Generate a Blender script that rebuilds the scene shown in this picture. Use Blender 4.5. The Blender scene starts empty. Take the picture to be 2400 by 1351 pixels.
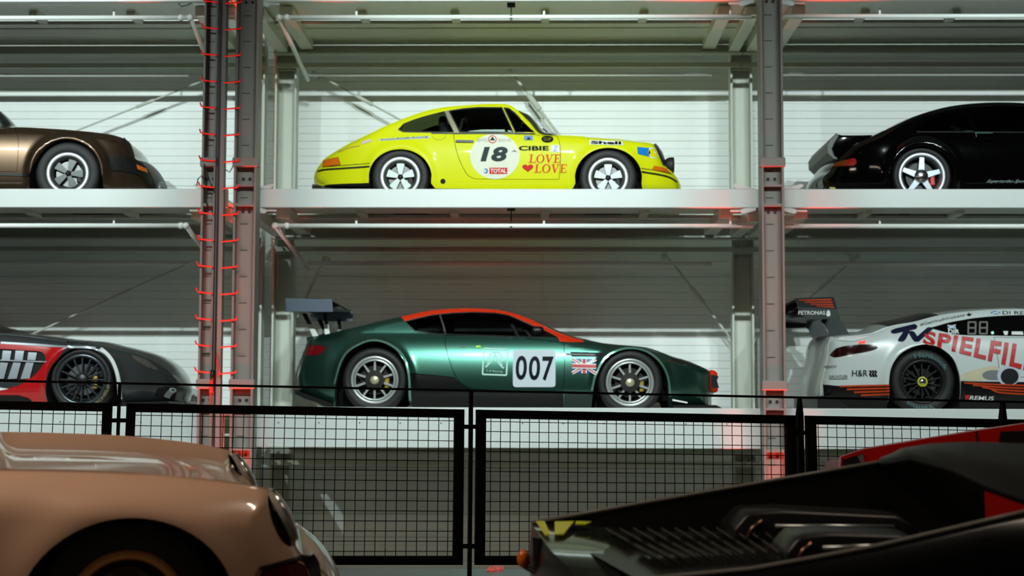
import bpy, bmesh, math, random
import numpy as np
from mathutils import Vector, Matrix
from mathutils.geometry import delaunay_2d_cdt

random.seed(7)
scene = bpy.context.scene
COL = scene.collection

# ------------------------------------------------------------------ camera
F = 3707.0                                   # focal length in pixels of the 2400 px wide frame
EYE = Vector((0.0, -16.7, 1.05))
YAW, PITCH, ROLL = math.radians(1.11), math.atan(285 / F), 0.003
_fw = Vector((-math.sin(YAW) * math.cos(PITCH), math.cos(YAW) * math.cos(PITCH), math.sin(PITCH)))
_rt = Vector((math.cos(YAW), math.sin(YAW), 0))
_up = _rt.cross(_fw)
RT = _rt * math.cos(ROLL) + _up * math.sin(ROLL)
UP = _up * math.cos(ROLL) - _rt * math.sin(ROLL)
FW = _fw
cam_d = bpy.data.cameras.new('camera')
cam_d.sensor_width = 36.0
cam_d.lens = F / 2400 * 36.0
cam_d.clip_end = 200
cam_d.dof.use_dof = True
cam_d.dof.focus_distance = 10.5
cam_d.dof.aperture_fstop = 2.8
cam = bpy.data.objects.new('camera', cam_d)
COL.objects.link(cam)
cam.matrix_world = Matrix(((RT.x, UP.x, -FW.x, EYE.x), (RT.y, UP.y, -FW.y, EYE.y), (RT.z, UP.z, -FW.z, EYE.z), (0, 0, 0, 1)))
scene.camera = cam

# ------------------------------------------------------------------ light
vs = scene.view_settings
vs.view_transform = 'Standard'; vs.look = 'None'; vs.gamma = 1.0; vs.use_curve_mapping = False
vs.exposure = 0.0
world = bpy.data.worlds.new('hall'); scene.world = world
world.use_nodes = True
bg = world.node_tree.nodes['Background']
bg.inputs[0].default_value = (1.0, 0.93, 0.76, 1)
bg.inputs[1].default_value = 0.011

def lamp(name, kind, loc, target, energy, color, **kw):
    d = bpy.data.lights.new(name, kind)
    d.energy = energy; d.color = color
    for k, v in kw.items(): setattr(d, k, v)
    o = bpy.data.objects.new(name, d); COL.objects.link(o)
    o.location = loc
    o.rotation_euler = (Vector(target) - Vector(loc)).to_track_quat('-Z', 'Y').to_euler()
    return o
# two ceiling spotlights for each rack bay; their barn doors (built with the rack) frame the beam to the bay
BAY_MID, BAY_HALF = {'left': -6.16, 'centre': -0.35, 'right': 5.12}, 2.67
SPOTS = []
for bay, e in (('left', 2050), ('centre', 2150), ('right', 1500)):
    for off in (-.8, .8):
        p = (BAY_MID[bay] + off, -8.5, 6.75); SPOTS.append((bay, p))
        lamp('rack_spotlight', 'SPOT', p, (BAY_MID[bay], 0, 1.6), e, (0.84, 1.0, 0.97), spot_size=math.radians(66), spot_blend=0.25, shadow_soft_size=0.05)
# red lamps at the foot of the rack posts, shining up
for x, k in ((-3.28, 1.9), (2.38, 1.0)):
    lamp('red_uplight', 'SPOT', (x, -0.50, -2.95), (x, -0.18, 2.4), 4200, (1.0, 0.05, 0.02), spot_size=math.radians(20), spot_blend=0.9, shadow_soft_size=0.05)
    for zt, e in ((0.3, 180), (1.5, 300), (2.7, 420)):
        lamp('red_wash_lamp', 'SPOT', (x, -3.4, -2.95), (x, -0.34, zt), e * k, (1.0, 0.06, 0.03), spot_size=math.radians(11), spot_blend=1.0, shadow_soft_size=0.04)
# warm linear ceiling lamps over the foreground display
for x, y, e in ((-3.2, -12.4, 110), (2.2, -11.2, 40)):
    lamp('display_lamp', 'AREA', (x, y, 4.6), (x + .4, y + 0.6, 0), e, (1.0, 0.82, 0.64), shape='RECTANGLE', size=1.6, size_y=0.12)

# ------------------------------------------------------------------ helpers
def ray(px, py): return FW * F + RT * (px - 1200.0) - UP * (py - 675.5)
def at(px, py, Y):
    d = ray(px, py); return EYE + d * ((Y - EYE.y) / d.y)
def atz(px, py, z): return EYE + ray(px, py) * (z / F)

def lin(c):
    return tuple(((v / 255) / 12.92 if v / 255 <= 0.04045 else ((v / 255 + 0.055) / 1.055) ** 2.4) for v in c)

MATS = {}
def mat(name, rgb, rough=0.5, metal=0.0, coat=0.0, noise=0.05, nscale=6.0, bump=0.0, emit=0.0, spec=0.5, coat_rough=0.03):
    if name in MATS: return MATS[name]
    m = bpy.data.materials.new(name); m.use_nodes = True
    nt = m.node_tree; b = nt.nodes['Principled BSDF']
    c = lin(rgb)
    if name.endswith(('film', 'ink', 'plate', 'lettering')): spec, rough = .12, .6
    tc = nt.nodes.new('ShaderNodeTexCoord'); n = nt.nodes.new('ShaderNodeTexNoise')
    n.inputs['Scale'].default_value = nscale; n.inputs['Detail'].default_value = 4
    nt.links.new(tc.outputs['Object'], n.inputs['Vector'])
    mix = nt.nodes.new('ShaderNodeMix'); mix.data_type = 'RGBA'
    mix.inputs[6].default_value = tuple(v * (1 - noise) for v in c) + (1,)
    mix.inputs[7].default_value = tuple(min(1, v * (1 + noise)) for v in c) + (1,)
    nt.links.new(n.outputs['Fac'], mix.inputs[0])
    nt.links.new(mix.outputs[2], b.inputs['Base Color'])
    b.inputs['Roughness'].default_value = rough; b.inputs['Metallic'].default_value = metal
    b.inputs['Coat Weight'].default_value = coat; b.inputs['Coat Roughness'].default_value = coat_rough
    b.inputs['Specular IOR Level'].default_value = spec
    if bump:
        bp = nt.nodes.new('ShaderNodeBump'); bp.inputs['Strength'].default_value = bump
        bp.inputs['Distance'].default_value = 0.01
        n2 = nt.nodes.new('ShaderNodeTexNoise'); n2.inputs['Scale'].default_value = nscale * 8
        nt.links.new(tc.outputs['Object'], n2.inputs['Vector'])
        nt.links.new(n2.outputs['Fac'], bp.inputs['Height']); nt.links.new(bp.outputs['Normal'], b.inputs['Normal'])
    if emit:
        nt.links.new(mix.outputs[2], b.inputs['Emission Color']); b.inputs['Emission Strength'].default_value = emit
    MATS[name] = m
    return m
def glassmat(name, tint, refl=0.08, rough=0.02):
    if name in MATS: return MATS[name]
    m = bpy.data.materials.new(name); m.use_nodes = True
    nt = m.node_tree; nt.nodes.clear()
    o = nt.nodes.new('ShaderNodeOutputMaterial'); mx = nt.nodes.new('ShaderNodeMixShader')
    t = nt.nodes.new('ShaderNodeBsdfTransparent'); g = nt.nodes.new('ShaderNodeBsdfGlossy')
    lw = nt.nodes.new('ShaderNodeFresnel'); lw.inputs['IOR'].default_value = 1.45
    tc = nt.nodes.new('ShaderNodeTexCoord'); n = nt.nodes.new('ShaderNodeTexNoise'); n.inputs['Scale'].default_value = 3
    mxc = nt.nodes.new('ShaderNodeMix'); mxc.data_type = 'RGBA'
    mxc.inputs[6].default_value = tuple(v * .96 for v in tint) + (1,); mxc.inputs[7].default_value = tuple(tint) + (1,)
    nt.links.new(tc.outputs['Object'], n.inputs['Vector']); nt.links.new(n.outputs['Fac'], mxc.inputs[0])
    nt.links.new(mxc.outputs[2], t.inputs['Color'])
    g.inputs['Roughness'].default_value = rough
    nt.links.new(lw.outputs[0], mx.inputs[0]); nt.links.new(t.outputs[0], mx.inputs[1]); nt.links.new(g.outputs[0], mx.inputs[2])
    nt.links.new(mx.outputs[0], o.inputs['Surface'])
    MATS[name] = m
    return m

M_BEAM = mat('white_powder_coat', (214, 218, 216), .38, noise=.02)
M_POST = mat('grey_post_paint', (146, 140, 134), .5, noise=.05)
M_STEEL = mat('galvanised_steel', (196, 200, 188), .5, noise=.06)
M_SOFFIT = mat('coated_sheet', (236, 238, 226), .26, noise=.04)
M_WALL = mat('white_cladding', (240, 244, 242), .5, noise=.03)
M_PIPE = mat('white_pipe_paint', (235, 238, 234), .35)
M_RED = mat('red_hook_paint', (235, 62, 48), .45)
M_DARK = mat('dark_hardware', (26, 25, 24), .6)
M_BLACK = mat('black_plastic', (16, 16, 17), .45)
M_VOID = mat('black_interior', (9, 9, 10), .8)
M_RUB = mat('tyre_rubber', (15, 15, 16), .6, nscale=30, bump=.15)
M_CHROME = mat('polished_chrome', (215, 218, 220), .16, 1.0, noise=.02)
M_ALU = mat('satin_aluminium', (176, 180, 180), .32, 0.85)
M_DISC = mat('brake_disc_iron', (96, 96, 96), .4, 0.9)
M_WHITE = mat('white_film', (232, 234, 232), .4)
M_BLKF = mat('black_film', (14, 15, 18), .4)
G_CLEAR = glassmat('clear_glass', (.80, .90, .86))
G_TINT = glassmat('green_tinted_glass', (.30, .50, .45))
G_DARK = glassmat('dark_glass', (.16, .17, .18))

def setp(o, label=None, cat=None, group=None, kind=None):
    if label: o['label'] = label
    if cat: o['category'] = cat
    if group: o['group'] = group
    if kind: o['kind'] = kind
    return o
def link(o, parent=None):
    COL.objects.link(o)
    if parent is not None: o.parent = parent
    return o
def empty(name, loc=(0, 0, 0), label=None, cat=None, group=None):
    o = bpy.data.objects.new(name, None); o.location = loc; o.empty_display_size = .2
    link(o); return setp(o, label, cat, group)
def mesh(name, vs_, fs_, m, parent=None, smooth=False, normals=None):
    me = bpy.data.meshes.new(name)
    me.from_pydata([tuple(map(float, v)) for v in vs_], [], [tuple(int(i) for i in f) for f in fs_])
    me.materials.append(m)
    if smooth or normals is not None:
        me.polygons.foreach_set('use_smooth', [True] * len(me.polygons))
    me.update()
    if normals is not None:
        me.normals_split_custom_set_from_vertices([tuple(map(float, n)) for n in normals])
    return link(bpy.data.objects.new(name, me), parent)
def obj_bm(name, bm, m, parent=None, smooth=False, loc=None):
    me = bpy.data.meshes.new(name); bm.normal_update(); bm.to_mesh(me); bm.free(); me.materials.append(m)
    if smooth: me.polygons.foreach_set('use_smooth', [True] * len(me.polygons)); me.update()
    o = link(bpy.data.objects.new(name, me), parent)
    if loc is not None: o.location = loc
    return o
def inst(name, me, parent=None, loc=(0, 0, 0), rot=(0, 0, 0), scale=(1, 1, 1)):
    o = link(bpy.data.objects.new(name, me), parent)
    o.location = loc; o.rotation_euler = rot; o.scale = scale
    return o

def b_box(bm, c, s, bev=0.0, rot=None):
    r = bmesh.ops.create_cube(bm, size=1.0)
    vs_ = r['verts']
    M = Matrix.Translation(Vector(c)) @ (rot.to_4x4() if rot else Matrix()) @ Matrix.Diagonal((s[0], s[1], s[2], 1))
    bmesh.ops.transform(bm, matrix=M, verts=vs_)
    if bev:
        es = list({e for v in vs_ for e in v.link_edges})
        bmesh.ops.bevel(bm, geom=es, offset=min(bev, min(s) * .45), segments=2, affect='EDGES', profile=.5)
def b_tube(bm, a, b, r, n=10, r2=None, caps=True):
    a, b = Vector(a), Vector(b); d = b - a
    M = Matrix.Translation((a + b) / 2) @ d.to_track_quat('Z', 'Y').to_matrix().to_4x4()
    bmesh.ops.create_cone(bm, cap_ends=caps, segments=n, radius1=r, radius2=r if r2 is None else r2, depth=d.length, matrix=M)
def b_sphere(bm, c, r, s=(1, 1, 1), n=12):
    bmesh.ops.create_uvsphere(bm, u_segments=n, v_segments=max(6, n // 2), radius=r, matrix=Matrix.Translation(Vector(c)) @ Matrix.Diagonal((s[0], s[1], s[2], 1)))
def b_path(bm, pts, r, n=8):
    """tube swept along a polyline"""
    pts = [Vector(p) for p in pts]; rings = []
    for i, p in enumerate(pts):
        d = (pts[min(i + 1, len(pts) - 1)] - pts[max(i - 1, 0)]).normalized()
        q = d.to_track_quat('Z', 'Y').to_matrix()
        rings.append([bm.verts.new(p + q @ Vector((math.cos(2 * math.pi * k / n) * r, math.sin(2 * math.pi * k / n) * r, 0))) for k in range(n)])
    for a, b in zip(rings, rings[1:]):
        # align ring phases
        best = min(range(n), key=lambda s: sum((a[k].co - b[(k + s) % n].co).length for k in range(n)))
        for k in range(n):
            bm.faces.new((a[k], a[(k + 1) % n], b[(k + 1 + best) % n], b[(k + best) % n]))
    bm.faces.new(rings[0][::-1]); bm.faces.new(rings[-1])
def b_lathe(bm, prof, n=40, axis='y', closed=False):
    """profile [(r, h)] turned about the y axis (or z)"""
    rings = []
    for r, h in prof:
        ring = []
        for k in range(n):
            a = 2 * math.pi * k / n
            p = (r * math.cos(a), h, r * math.sin(a)) if axis == 'y' else (r * math.cos(a), r * math.sin(a), h)
            ring.append(bm.verts.new(p))
        rings.append(ring)
    prs = list(zip(rings, rings[1:])) + ([(rings[-1], rings[0])] if closed else [])
    for a, b in prs:
        for k in range(n):
            try: bm.faces.new((a[k], a[(k + 1) % n], b[(k + 1) % n], b[k]))
            except ValueError: pass
    bmesh.ops.recalc_face_normals(bm, faces=bm.faces[:])
def b_prism(bm, pts, v0, v1):
    """closed prism: polygon pts (3-D) offset by vectors v0 and v1"""
    a = [bm.verts.new(Vector(p) + Vector(v0)) for p in pts]; b = [bm.verts.new(Vector(p) + Vector(v1)) for p in pts]
    n = len(pts)
    bm.faces.new(a); bm.faces.new(b[::-1])
    for k in range(n): bm.faces.new((a[k], b[k], b[(k + 1) % n], a[(k + 1) % n]))
    bmesh.ops.recalc_face_normals(bm, faces=bm.faces[:])
def box(name, c, s, m, parent=None, bev=0.0, rot=None):
    bm = bmesh.new(); b_box(bm, (0, 0, 0), s, bev, rot); return obj_bm(name, bm, m, parent, loc=c)
def tube(name, a, b, r, m, parent=None, n=10, r2=None):
    bm = bmesh.new(); b_tube(bm, a, b, r, n, r2); return obj_bm(name, bm, m, parent, smooth=n > 8)
# ------------------------------------------------------------------ hall structure
FLOOR_EDGE = -6.15
M_FLOOR = mat('polished_screed', (104, 100, 88), .28, noise=.12, nscale=1.2)
f = box('floor', (0, (FLOOR_EDGE - 26) / 2, -0.15), (60, FLOOR_EDGE + 26, 0.3), M_FLOOR); f['kind'] = 'structure'
f['label'] = 'grey polished screed floor running up to the fence'
pit = box('floor', (0, -1.2, -3.2), (60, 10.2, 0.3), mat('pit_screed', (150, 138, 122), .6, noise=.1)); pit['kind'] = 'structure'
pit['label'] = 'dark pit floor at the foot of the car rack'
WALL_Y = 2.75
wall = box('wall_back', (0, WALL_Y + .16, 2.6), (44, 0.2, 12.2), mat('wall_backing', (120, 124, 118), .7)); wall['kind'] = 'structure'
wall['label'] = 'white horizontally clad wall behind the car rack'
PITCH_P = 0.094
bm = bmesh.new(); b_box(bm, (0, 0, 0), (22.0, 0.05, PITCH_P - 0.002), 0.004); pl_me = bpy.data.meshes.new('plank'); bm.to_mesh(pl_me); bm.free(); pl_me.materials.append(M_WALL)
z = -3.0; k = 0
while z < 8.4:
    for sx in (-11, 11):
        inst('plank', pl_me, wall, (sx, -.16 + 0.03 + (0.006 if k % 3 == 0 else 0), z - 2.6))
    z += PITCH_P; k += 1

# ------------------------------------------------------------------ car rack
ZB_T, ZB_B = at(1200, 443, 0).z, at(1200, 487, 0).z
ZC_T, ZC_B = at(1200, 956, 0).z, at(1200, 1051, 0).z
ZA_B = at(1200, 2, 0).z; ZA_T = ZA_B + (ZB_T - ZB_B)
ZD_B = at(1180, 414, .45).z - 0.312
ZD_C = at(1180, 894, .45).z - 0.345
ZD_A = ZA_T - 0.11
def xw(px, Y, py=450): return at(px, py, Y).x
P_Y0, P_Y1 = -0.34, -0.08
XP = {}                                           # post face edges
XP['L1'] = (xw(471, P_Y0), xw(505, P_Y0)); XP['L2'] = (xw(547, P_Y0), xw(600, P_Y0)); XP['R'] = (xw(1785, P_Y0), xw(1838, P_Y0))
BAY = XP['R'][0] - XP['L2'][0]
XP['LL'] = tuple(v - BAY for v in XP['L1']); XP['RR'] = tuple(v + BAY for v in XP['R'])
POST_LABEL = {'L1': 'grey rack post with red hooks and black guide slot left of centre', 'L2': 'grey rack post left of the yellow coupe, beside the hooked post',
              'R': 'grey rack post between the yellow coupe and the black coupe', 'LL': 'grey rack post beyond the left picture edge', 'RR': 'grey rack post beyond the right picture edge'}
bm = bmesh.new(); b_box(bm, (0, 0, 0), (.08, .008, .007)); slot_me = bpy.data.meshes.new('slot'); bm.to_mesh(slot_me); bm.free(); slot_me.materials.append(mat('slot_grey', (62, 56, 54), .6))
bm = bmesh.new(); b_tube(bm, (0, -.012, 0), (0, .012, 0), .016, 8); bolt_me = bpy.data.meshes.new('bolt'); bm.to_mesh(bolt_me); bm.free(); bolt_me.materials.append(M_DARK)
LEV = [(ZA_B, ZA_T), (ZB_B, ZB_T), (ZC_B, ZC_T)]
for key, (x0, x1) in XP.items():
    xc, w = (x0 + x1) / 2, x1 - x0
    zt = 7.6; zb = -3.05
    root = empty('rack_post', (xc, 0, zb), POST_LABEL[key], 'post', 'front posts of the car rack')
    H = zt - zb
    box('web', (0, P_Y0 + .12, H / 2), (w - .03, .03, H), M_POST, root)
    for s in (-1, 1):
        box('flange', (s * (w / 2 - .0125), (P_Y0 + P_Y1) / 2 + .0, H / 2), (.025, P_Y1 - P_Y0, H), M_POST, root, .006)
    zz = zb + .2
    while zz < zt:
        if abs(zz) < 9: inst('slot', slot_me, root, (-.02, P_Y0 + .102, zz - zb))
        zz += .278
    for (b0, t0) in LEV:
        box('splice_collar', (0, P_Y0 + .05, t0 + .235 - zb), (w + .03, .13, .10), M_POST, root, .012)
        for dz_, hh in ((b0 - .012, .03), (t0 - .01, .02)): box('splice_plate', (0, P_Y0 + .062, dz_ - zb), (w - .045, .10, hh), M_POST, root)
        for dx in (-.035, .035):
            inst('bolt', bolt_me, root, (dx, P_Y0 + .098, b0 - .075 - zb)); inst('bolt', bolt_me, root, (dx, P_Y0 + .098, t0 + .07 - zb))
    if key == 'L1':
        gx0, gx1 = xw(505, P_Y0) - xc, xw(524, P_Y0) - xc
        box('guide_channel', ((gx0 + gx1) / 2, P_Y0 + .06, H / 2), (gx1 - gx0, .10, H), M_POST, root, .004)
        box('guide_slot', (gx0 + .028, P_Y0 + .006, H / 2 + .9), (.018, .014, H - 1.8), mat('guide_rubber', (10, 12, 22), .5), root)
        # red hooks, a bent bar each
        hooks = []
        for s in (-1, 1):
            bm = bmesh.new()
            if s < 0: pts = [(.165, 0, -.012), (.03, 0, -.0), (.012, 0, .01), (0, 0, .045)]
            else: pts = [(0, 0, -.012), (.145, 0, .0), (.166, 0, .008), (.172, 0, .03)]
            b_path(bm, pts, .009, 6); me = bpy.data.meshes.new('hook'); bm.to_mesh(me); bm.free(); me.materials.append(M_RED); hooks.append(me)
        for i in range(-1, 15):
            py = 2.5 + 62.03 * i
            for s, px in ((-1, 474 - i * 1.28), (1, 528 - i * 1.0)):
                p = at(px, py + (3 if s > 0 else 0), P_Y0 - .03)
                inst('hook', hooks[0 if s < 0 else 1], root, (p.x - xc, p.y, p.z - zb))
# rear posts
REAR_Y = 2.27
for key, nm in (('LL', 'beyond the left edge'), ('L1', 'behind the hooked rack post'), ('L2', 'behind the tail of the yellow coupe'), ('R', 'behind the nose of the yellow coupe'), ('RR', 'beyond the right edge')):
    x0, x1 = XP[key]; xc = (x0 + x1) / 2; w = .26
    root = empty('rear_post', (xc, REAR_Y, -3.05), 'pale steel rear rack post ' + nm, 'post', 'rear posts of the car rack')
    box('web', (0, .08, 5.3), (w - .04, .02, 10.6), M_STEEL, root)
    for s in (-1, 1): box('flange', (s * (w / 2 - .012), 0, 5.3), (.024, .2, 10.6), M_STEEL, root)
    for (b0, t0) in LEV:
        box('cleat', (0, -.06, b0 - .2 + 3.05), (w - .06, .03, .16), M_STEEL, root)
        for dx in (-.05, .05): inst('bolt', bolt_me, root, (dx, -.08, b0 - .2 + 3.05))

BAYS = [('left', XP['LL'][0] + .1, XP['L1'][1] + .06), ('centre', XP['L2'][0] + .0, (XP['R'][0] + XP['R'][1]) / 2 - .005), ('right', (XP['R'][0] + XP['R'][1]) / 2 + .005, XP['RR'][0] + .1)]
DECK_LABEL = {('A', 'left'): 'top rack deck seen from below above the brown coupe', ('A', 'centre'): 'top rack deck seen from below above the yellow coupe', ('A', 'right'): 'top rack deck seen from below above the black coupe',
              ('B', 'left'): 'white rack deck carrying the brown coupe', ('B', 'centre'): 'white rack deck carrying the yellow coupe', ('B', 'right'): 'white rack deck carrying the black coupe',
              ('C', 'left'): 'white rack deck carrying the red and grey sports car', ('C', 'centre'): 'white rack deck carrying the green race car', ('C', 'right'): 'white rack deck carrying the white race car'}
def gusset_mesh(up):
    bm = bmesh.new()
    pts = [(0, 0, 0), (.30, 0, 0 if up else -.015), (.27, 0, .055 if up else -.075), (0, 0, .12 if up else -.05)] if not up else [(0, 0, 0), (.27, 0, .0), (.25, 0, .02), (0, 0, .11)]
    b_prism(bm, pts, (0, -.006, 0), (0, .006, 0)); me = bpy.data.meshes.new('gusset_plate'); bm.to_mesh(me); bm.free(); me.materials.append(M_BEAM); return me
bm = bmesh.new(); b_prism(bm, [(0, 0, -.005), (.10, 0, -.005), (.155, 0, -.02), (.16, 0, -.055), (.13, 0, -.065), (0, 0, -.03)], (0, -.006, 0), (0, .006, 0))
g_dn = bpy.data.meshes.new('gusset_plate'); bm.to_mesh(g_dn); bm.free(); g_dn.materials.append(M_BEAM)
bm = bmesh.new(); b_prism(bm, [(0, 0, 0), (.20, 0, 0), (.25, 0, .03), (.24, 0, .05), (.21, 0, .05), (0, 0, -.0)], (0, -.005, 0), (0, .005, 0))
g_up = bpy.data.meshes.new('gusset_plate'); bm.to_mesh(g_up); bm.free(); g_up.materials.append(M_BEAM)
bm = bmesh.new(); b_tube(bm, (.15, 0, -.036), (.27, 0, -.036), .011, 8); g_rod = bpy.data.meshes.new('lock_pin'); bm.to_mesh(g_rod); bm.free(); g_rod.materials.append(M_BEAM)
for lv, zb, zt, zd in (('A', ZA_B, ZA_T, ZD_A), ('B', ZB_B, ZB_T, ZD_B), ('C', ZC_B, ZC_T, ZD_C)):
    for bn, x0, x1 in BAYS:
        L = x1 - x0; xm = (x0 + x1) / 2
        root = empty('rack_deck', (xm, 0, zd), DECK_LABEL[(lv, bn)], 'deck', 'decks of the car rack')
        box('fascia_beam', (0, .03, (zb + zt) / 2 - zd), (L, .06, zt - zb), M_BEAM, root, .008)
        for ya, yb, dz in ((.06, 1.00, -.015), (1.10, 1.64, -.055), (1.74, 2.04, -.03)):
            box('deck_tray', (0, (ya + yb) / 2, dz), (L, yb - ya, .03), M_SOFFIT, root, .004)
        for ya in (1.05, 1.69): box('gap_shade_strip', (0, ya, .0), (L, .12, .02), M_DARK, root)  # dark strips over the tray gaps stand in for the deep shade there
        box('tray_lip', (0, 1.10, -.05), (L, .02, .04), M_SOFFIT, root, .004); box('tray_lip', (0, 1.30, -.075), (L, .035, .012), M_SOFFIT, root, .003)
        box('rear_beam', (0, 2.09, (zb - .10 + zt) / 2 - zd), (L, .05, zt - zb + .10), M_STEEL, root, .006)
        box('rear_flange', (0, 2.04, zb - .11 - zd), (L, .13, .02), M_STEEL, root)
        box('rear_rail', (0, 2.14, zb - .23 - zd), (L, .04, .06), M_STEEL, root, .006)
        for fx in (-.355, -.125, .10, .345):
            box('joist', (fx * L * .8, .86, -.05), (.095, .40, .045), M_SOFFIT, root, .006)
        for s in (-1, 1):
            if lv == 'C': continue
            box('end_beam', (s * (L / 2 - .40), 1.20, zb - .01 - zd), (.15, 1.62, .12), M_SOFFIT, root, .008)
            box('end_beam', (s * (L / 2 - .10), 1.20, zb - .03 - zd), (.13, 1.62, .14), M_SOFFIT, root, .008)
            if lv != 'C':
                g = inst('gusset_plate', g_dn, root, (s * (L / 2 - .13), -.012, zb - zd), scale=(-s, 1, 1))
                inst('lock_pin', g_rod, root, (s * (L / 2 - .13), -.012, zb - zd), scale=(-s, 1, 1))
                inst('gusset_plate', g_up, root, (s * (L / 2 - .12), .0, zt - zd), scale=(-s, 1, 1))
        if lv == 'C':
            for i in range(12):
                inst('bolt', bolt_me, root, (-L / 2 + .45 + i * (L - .9) / 11, .004, at(1200, 993, 0).z - zd), scale=(.5, .5, .5))

# sprinkler pipes
def pipe_thing(label, pts, r, heads=(), group='sprinkler pipes under the decks', balls=()):
    o = Vector(pts[0]); root = empty('sprinkler_pipe', o, label, 'pipe', group)
    bm = bmesh.new()
    for a, b in zip(pts, pts[1:]): b_tube(bm, Vector(a) - o, Vector(b) - o, r, 12)
    obj_bm('pipe_run', bm, M_PIPE, root, True)
    for p in balls:
        bm = bmesh.new(); b_sphere(bm, Vector(p) - o, r * 1.45); obj_bm('elbow', bm, M_PIPE, root, True)
    for p in heads:
        bm = bmesh.new(); q = Vector(p) - o
        b_tube(bm, q, q + Vector((0, 0, .055)), .013, 8); b_tube(bm, q + Vector((0, 0, .055)), q + Vector((0, 0, .075)), .007, 6); obj_bm('sprinkler_head', bm, M_PIPE, root)
    return root
PY, RY = .28, 1.92
for lv, pf, pr, zz in (('A', 40, 175, 'top'), ('B', 530, 618, 'middle')):
    zf, zr = at(1200, pf, PY).z, at(1200, pr, RY).z
    nm = {'A': 'top', 'B': 'middle'}[lv]
    fl, fr = xw(436 if lv == 'B' else 446, PY, pf), xw(644 if lv == 'B' else 654, PY, pf)
    rl, rr_ = xw(500, RY, pr), xw(722, RY, pr)
    xl, xr = BAYS[0][1] + .2, BAYS[2][2] - .2
    xe = BAYS[1][2] - .12
    carn = {'A': ('brown', 'yellow', 'black'), 'B': ('red and grey', 'green', 'white race')}[lv]
    hs = lambda px: (xw(px, PY, pf), PY, zf + .02)
    pipe_thing(f'white sprinkler pipe along the {nm} deck front over the {carn[0]} car', [(xl, PY, zf), (fl, PY, zf), (rl, RY, zr)], .026, [hs(267), hs(-420)], balls=[(fl, PY, zf), (xw(424, PY, pf), PY, zf)])
    pipe_thing(f'white sprinkler pipe along the {nm} deck front over the {carn[1]} car', [(xe, PY, zf), (fr, PY, zf), (rr_, RY, zr - .06)], .026, [hs(835), hs(1275), hs(1712)], balls=[(fr, PY, zf), (xw(672, PY, pf), PY, zf)])
    pipe_thing(f'white sprinkler pipe along the {nm} deck front over the {carn[2]} car', [(xe + .3, PY, zf), (xr, PY, zf)], .026, [hs(2062), hs(2620)])
    for bn, a, b, cn in (('left', xl, rl - .3, carn[0]), ('centre', rr_, xw(1668, RY, pr), carn[1]), ('right', xw(1800, RY, pr), xr, carn[2])):
        pipe_thing(f'thin rear sprinkler pipe along the wall side of the {nm} deck, {bn} bay', [(a, RY, zr), (b, RY, zr)], .022)
    for px, bn in ((1198, 'centre'), (-280, 'left'), (2680, 'right')):
        x = xw(px, PY, pf); zdk = {'A': ZD_A, 'B': ZD_B}[lv]
        root = empty('pipe_hanger', (x, PY, zf), f'threaded rod hanger holding the {nm} front pipe in the {bn} bay', 'hanger', 'pipe hangers')
        tube('rod', (0, 0, .03), (0, 0, zdk - zf - .045), .007, M_DARK, root, 6)
        bm = bmesh.new(); b_lathe(bm, [(.028, -.012), (.034, -.012), (.034, .012), (.028, .012)], 16, closed=True)
        o = obj_bm('clamp_ring', bm, M_ALU, root); o.rotation_euler = (0, 0, math.pi / 2)
        box('clamp_block', (-.0, 0, zdk - zf - .065), (.09, .05, .05), M_DARK, root, .008)

# diagonal bracing behind the cars
def brace(px0, py0, px1, py1, r, label, Y=2.42):
    a, b = at(px0, py0, Y), at(px1, py1, Y)
    root = empty('brace_rod', a, label, 'brace', 'diagonal wall braces')
    tube('rod', (0, 0, 0), b - a, r, M_STEEL, root, 8)
    for e in (Vector((0, 0, 0)), b - a): box('anchor', (e.x, (WALL_Y - Y) / 2 + .005, e.z), (.05, WALL_Y - Y + .03, .05), M_STEEL, root)
    m = (b - a) * .45; d = (b - a).normalized()
    tube('turnbuckle', m - d * .12, m + d * .12, r * 1.9, M_STEEL, root, 8)
brace(520, 172, 120, 330, .011, 'thin diagonal brace rod behind the brown coupe')
brace(735, 170, 1000, 315, .012, 'thin diagonal brace rod behind the tail of the yellow coupe')
brace(1195, 165, 1320, 330, .018, 'thick diagonal brace behind the windscreen of the yellow coupe')
brace(1560, 595, 1725, 810, .014, 'diagonal brace rod above the bonnet of the green race car')
brace(480, 600, 40, 800, .011, 'diagonal brace rod above the red and grey car')
brace(760, 605, 680, 780, .010, 'short diagonal brace rod beside the wing of the green race car')
brace(2010, 600, 1850, 740, .011, 'diagonal brace rod above the wing of the white race car')

# hoist cable hanging in the guide slot
p0, p1 = at(514, -60, P_Y0 - .03), at(498, 872, P_Y0 - .03)
root = empty('hoist_cable', p1, 'black hoist cable with red grip and hook hanging on the hooked post', 'cable')
tube('cable', (0, 0, 0), (p0 - p1), .008, M_BLACK, root, 6)
tube('cable_gland', (0, 0, -.09), (0, 0, .02), .022, M_BLACK, root, 10)
box('grip', (-.01, 0, -.15), (.042, .04, .13), M_RED, root, .01)
tube('lanyard', (-.02, 0, -.21), (-.025, 0, -.33), .007, M_RED, root, 6)
bm = bmesh.new(); b_lathe(bm, [(.012, -.004), (.02, -.004), (.02, .004), (.012, .004)], 12, closed=True); o = obj_bm('snap_hook', bm, mat('brass_hook', (220, 120, 60), .35, .8), root, loc=(-.02, 0, -.35))
q = at(511, 828, P_Y0 - .03) - p1
bm = bmesh.new(); b_path(bm, [q, q + Vector((-.01, 0, -.08)), q + Vector((.012, 0, -.16)), q + Vector((.0, 0, -.24))], .008, 6); obj_bm('safety_chain', bm, M_RED, root)

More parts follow.
